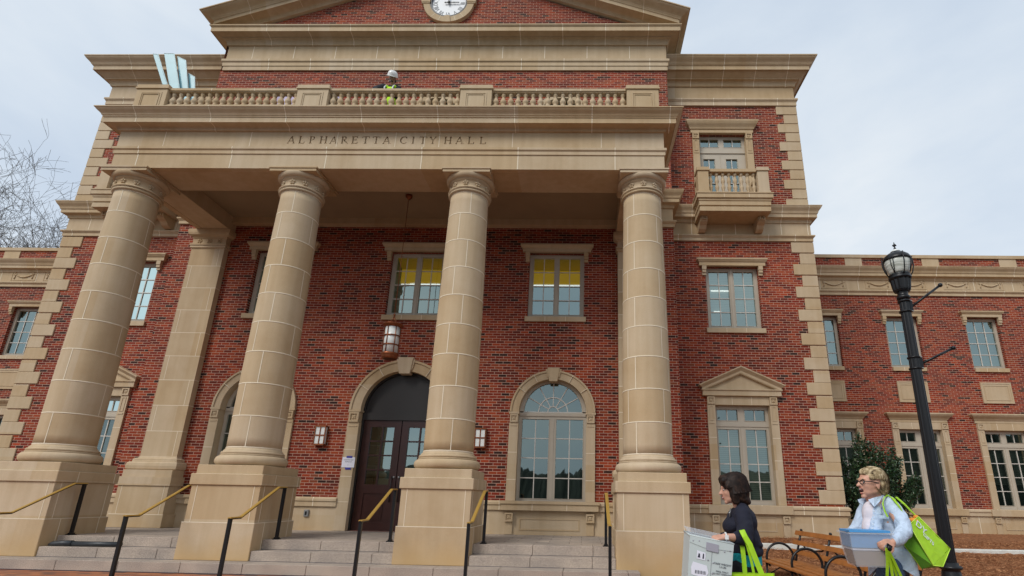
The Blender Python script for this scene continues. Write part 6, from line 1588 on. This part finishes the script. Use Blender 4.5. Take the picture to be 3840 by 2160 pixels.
for k in (-1, 0, 1): b.tube([(.03 * k, .10, .085), (.028 * k, .03, .138), (.026 * k, -.05, .135), (.03 * k, -.105, .075)], .009, 6)
b.v = [tuple(HT @ Vector((q[0], q[1] * 1.12, q[2]))) for q in b.v]; b.build('hard_hat', 'hardhat', W3, fix=False)
b = MB(); b.lathe([(.119, -.004), (.133, -.004), (.135, .004), (.119, .012)], 0, 0, 28); b.v = [tuple(HT @ Vector((q[0], q[1] * (1.30 if q[1] < 0 else 1.1), q[2]))) for q in b.v]; b.build('hat_brim', 'hardhat', W3, fix=False)
small(f3, 'eye', 'white', W3, [((-.070, -.033, .008), (.009, .009, .007))]); small(f3, 'eye', 'white', W3, [((-.070, .033, .008), (.009, .009, .007))]); small(f3, 'beard', 'iris', W3, [((-.055, 0, -.07), (.03, .04, .03)), ((.01, -.05, -.05), (.04, .02, .05)), ((.01, .05, -.05), (.04, .02, .05))])
b = MB(); ell(b, (-4.80, 10.54, 10.74), (.215, .15, .20)); ell(b, (-4.80, 10.60, 10.42), (.20, .16, .26)); chain(b, [(-4.98, 10.46, 10.87), (-5.07, 10.24, 10.61), lw + Vector((-.01, .03, .01))], [.09, .072, .055]); chain(b, [(-4.62, 10.50, 10.85), (-4.55, 10.46, 10.62), rw], [.085, .068, .05]); cap(b, (-4.93, 10.50, 10.90), .06, (-4.66, 10.50, 10.90), .06)
fuse(b, 'jacket', 'jacket', W3, .014, 3)
b = MB(); ell(b, (-4.80, 10.50, 10.70), (.13, .135, .20)); ell(b, (-4.80, 10.56, 10.42), (.19, .18, .22)); ell(b, (-4.89, 10.46, 10.86), (.05, .08, .05)); ell(b, (-4.70, 10.46, 10.86), (.06, .08, .05)); fuse(b, 'safety_vest', 'hivis', W3, .014, 3)
b = MB()
for x in (-4.90, -4.70): b.tube([(x, 10.34, 10.55), (x, 10.34, 10.78), (x, 10.42, 10.90)], .018, 6)
b.build('reflective_stripe', 'reflect', W3)
b = MB(); hand(b, lw + Vector((-.003, .005, .004)), (.5, -.75, -.3), (0, -.25, -1), .7, 1.45, 1); fuse(b, 'glove', 'jacket', W3, .008, 2)
b = MB(); chain(b, [(-4.90, 10.64, 10.15), (-4.92, 10.60, 9.85), (-4.92, 10.66, 9.56)], [.11, .09, .07]); chain(b, [(-4.70, 10.64, 10.15), (-4.68, 10.62, 9.85), (-4.68, 10.70, 9.56)], [.11, .09, .07]); ell(b, (-4.92, 10.60, 9.53), (.05, .12, .04)); ell(b, (-4.68, 10.64, 9.53), (.05, .12, .04)); fuse(b, 'trousers', 'jacket', W3, .016, 3)
# ------------------------------------------------------------------ sky, sun, camera
w = bpy.data.worlds.new('World'); SC.world = w; w.use_nodes = True; nt = w.node_tree; nt.nodes.clear()
out = nt.nodes.new('ShaderNodeOutputWorld')
SUN_EL, SUN_AZ = radians(42), radians(215)      # azimuth clockwise from +Y (north)
sky = N(nt, 'ShaderNodeTexSky'); sky.sky_type = 'NISHITA'; sky.sun_disc = False; sky.sun_elevation = SUN_EL; sky.sun_rotation = SUN_AZ; sky.air_density = 1.0; sky.dust_density = 2.0
b1 = N(nt, 'ShaderNodeBackground'); nt.links.new(sky.outputs[0], b1.inputs[0]); b1.inputs[1].default_value = .10
tc = N(nt, 'ShaderNodeTexCoord'); mp = N(nt, 'ShaderNodeMapping'); mp.inputs['Scale'].default_value = (1, 1, 2.2); mp.inputs['Rotation'].default_value = (0, .25, .4); nt.links.new(tc.outputs['Generated'], mp.inputs[0])
n1 = N(nt, 'ShaderNodeTexNoise'); n1.inputs['Scale'].default_value = 2.1; n1.inputs['Detail'].default_value = 7; n1.inputs['Roughness'].default_value = .52; n1.inputs['Distortion'].default_value = .3
nt.links.new(mp.outputs[0], n1.inputs['Vector'])
r = ramp(nt, [(.32, (.58, .675, .80)), (.46, (.67, .755, .855)), (.60, (.77, .835, .90)), (.72, (.88, .915, .945))]); nt.links.new(n1.outputs[0], r.inputs[0])
b2 = N(nt, 'ShaderNodeBackground'); nt.links.new(r.outputs[0], b2.inputs[0]); b2.inputs[1].default_value = .93
mx = N(nt, 'ShaderNodeMixShader'); mx.inputs[0].default_value = .93
nt.links.new(b1.outputs[0], mx.inputs[1]); nt.links.new(b2.outputs[0], mx.inputs[2]); nt.links.new(mx.outputs[0], out.inputs[0])
sd = bpy.data.lights.new('sun', 'SUN'); sd.energy = 1.85; sd.angle = radians(26); sd.color = (1, .96, .90)
so = bpy.data.objects.new('sun', sd); C.objects.link(so)
v = Vector((sin(SUN_AZ) * cos(SUN_EL), cos(SUN_AZ) * cos(SUN_EL), sin(SUN_EL)))
so.rotation_euler = v.to_track_quat('Z', 'Y').to_euler(); so.location = v * 60
cam = bpy.data.cameras.new('camera'); co = bpy.data.objects.new('camera', cam); C.objects.link(co); SC.camera = co
pa, ya, ra = radians(16.7088), radians(1.39862), radians(-1.10475)
R = Matrix.Rotation(ya, 3, 'Z') @ Matrix.Rotation(pa, 3, 'X') @ Matrix.Rotation(ra, 3, 'Y')
B = Matrix(((1, 0, 0), (0, 0, -1), (0, 1, 0)))
co.matrix_world = Matrix.Translation((0, 0, 1.28)) @ (R @ B).to_4x4()
cam.sensor_width = 36; cam.lens = 36 * 1323.84 / 2576; cam.shift_x = -149.7 / 2576; cam.shift_y = 135.7 / 2576
cam.clip_start = .05; cam.clip_end = 1500
SC.view_settings.view_transform = 'Standard'; SC.view_settings.look = 'None'; SC.view_settings.exposure = 0.17; SC.view_settings.gamma = 1
SC.cycles.max_bounces = 6; SC.cycles.diffuse_bounces = 4; SC.cycles.glossy_bounces = 3; SC.cycles.transparent_max_bounces = 8; SC.cycles.use_denoising = True
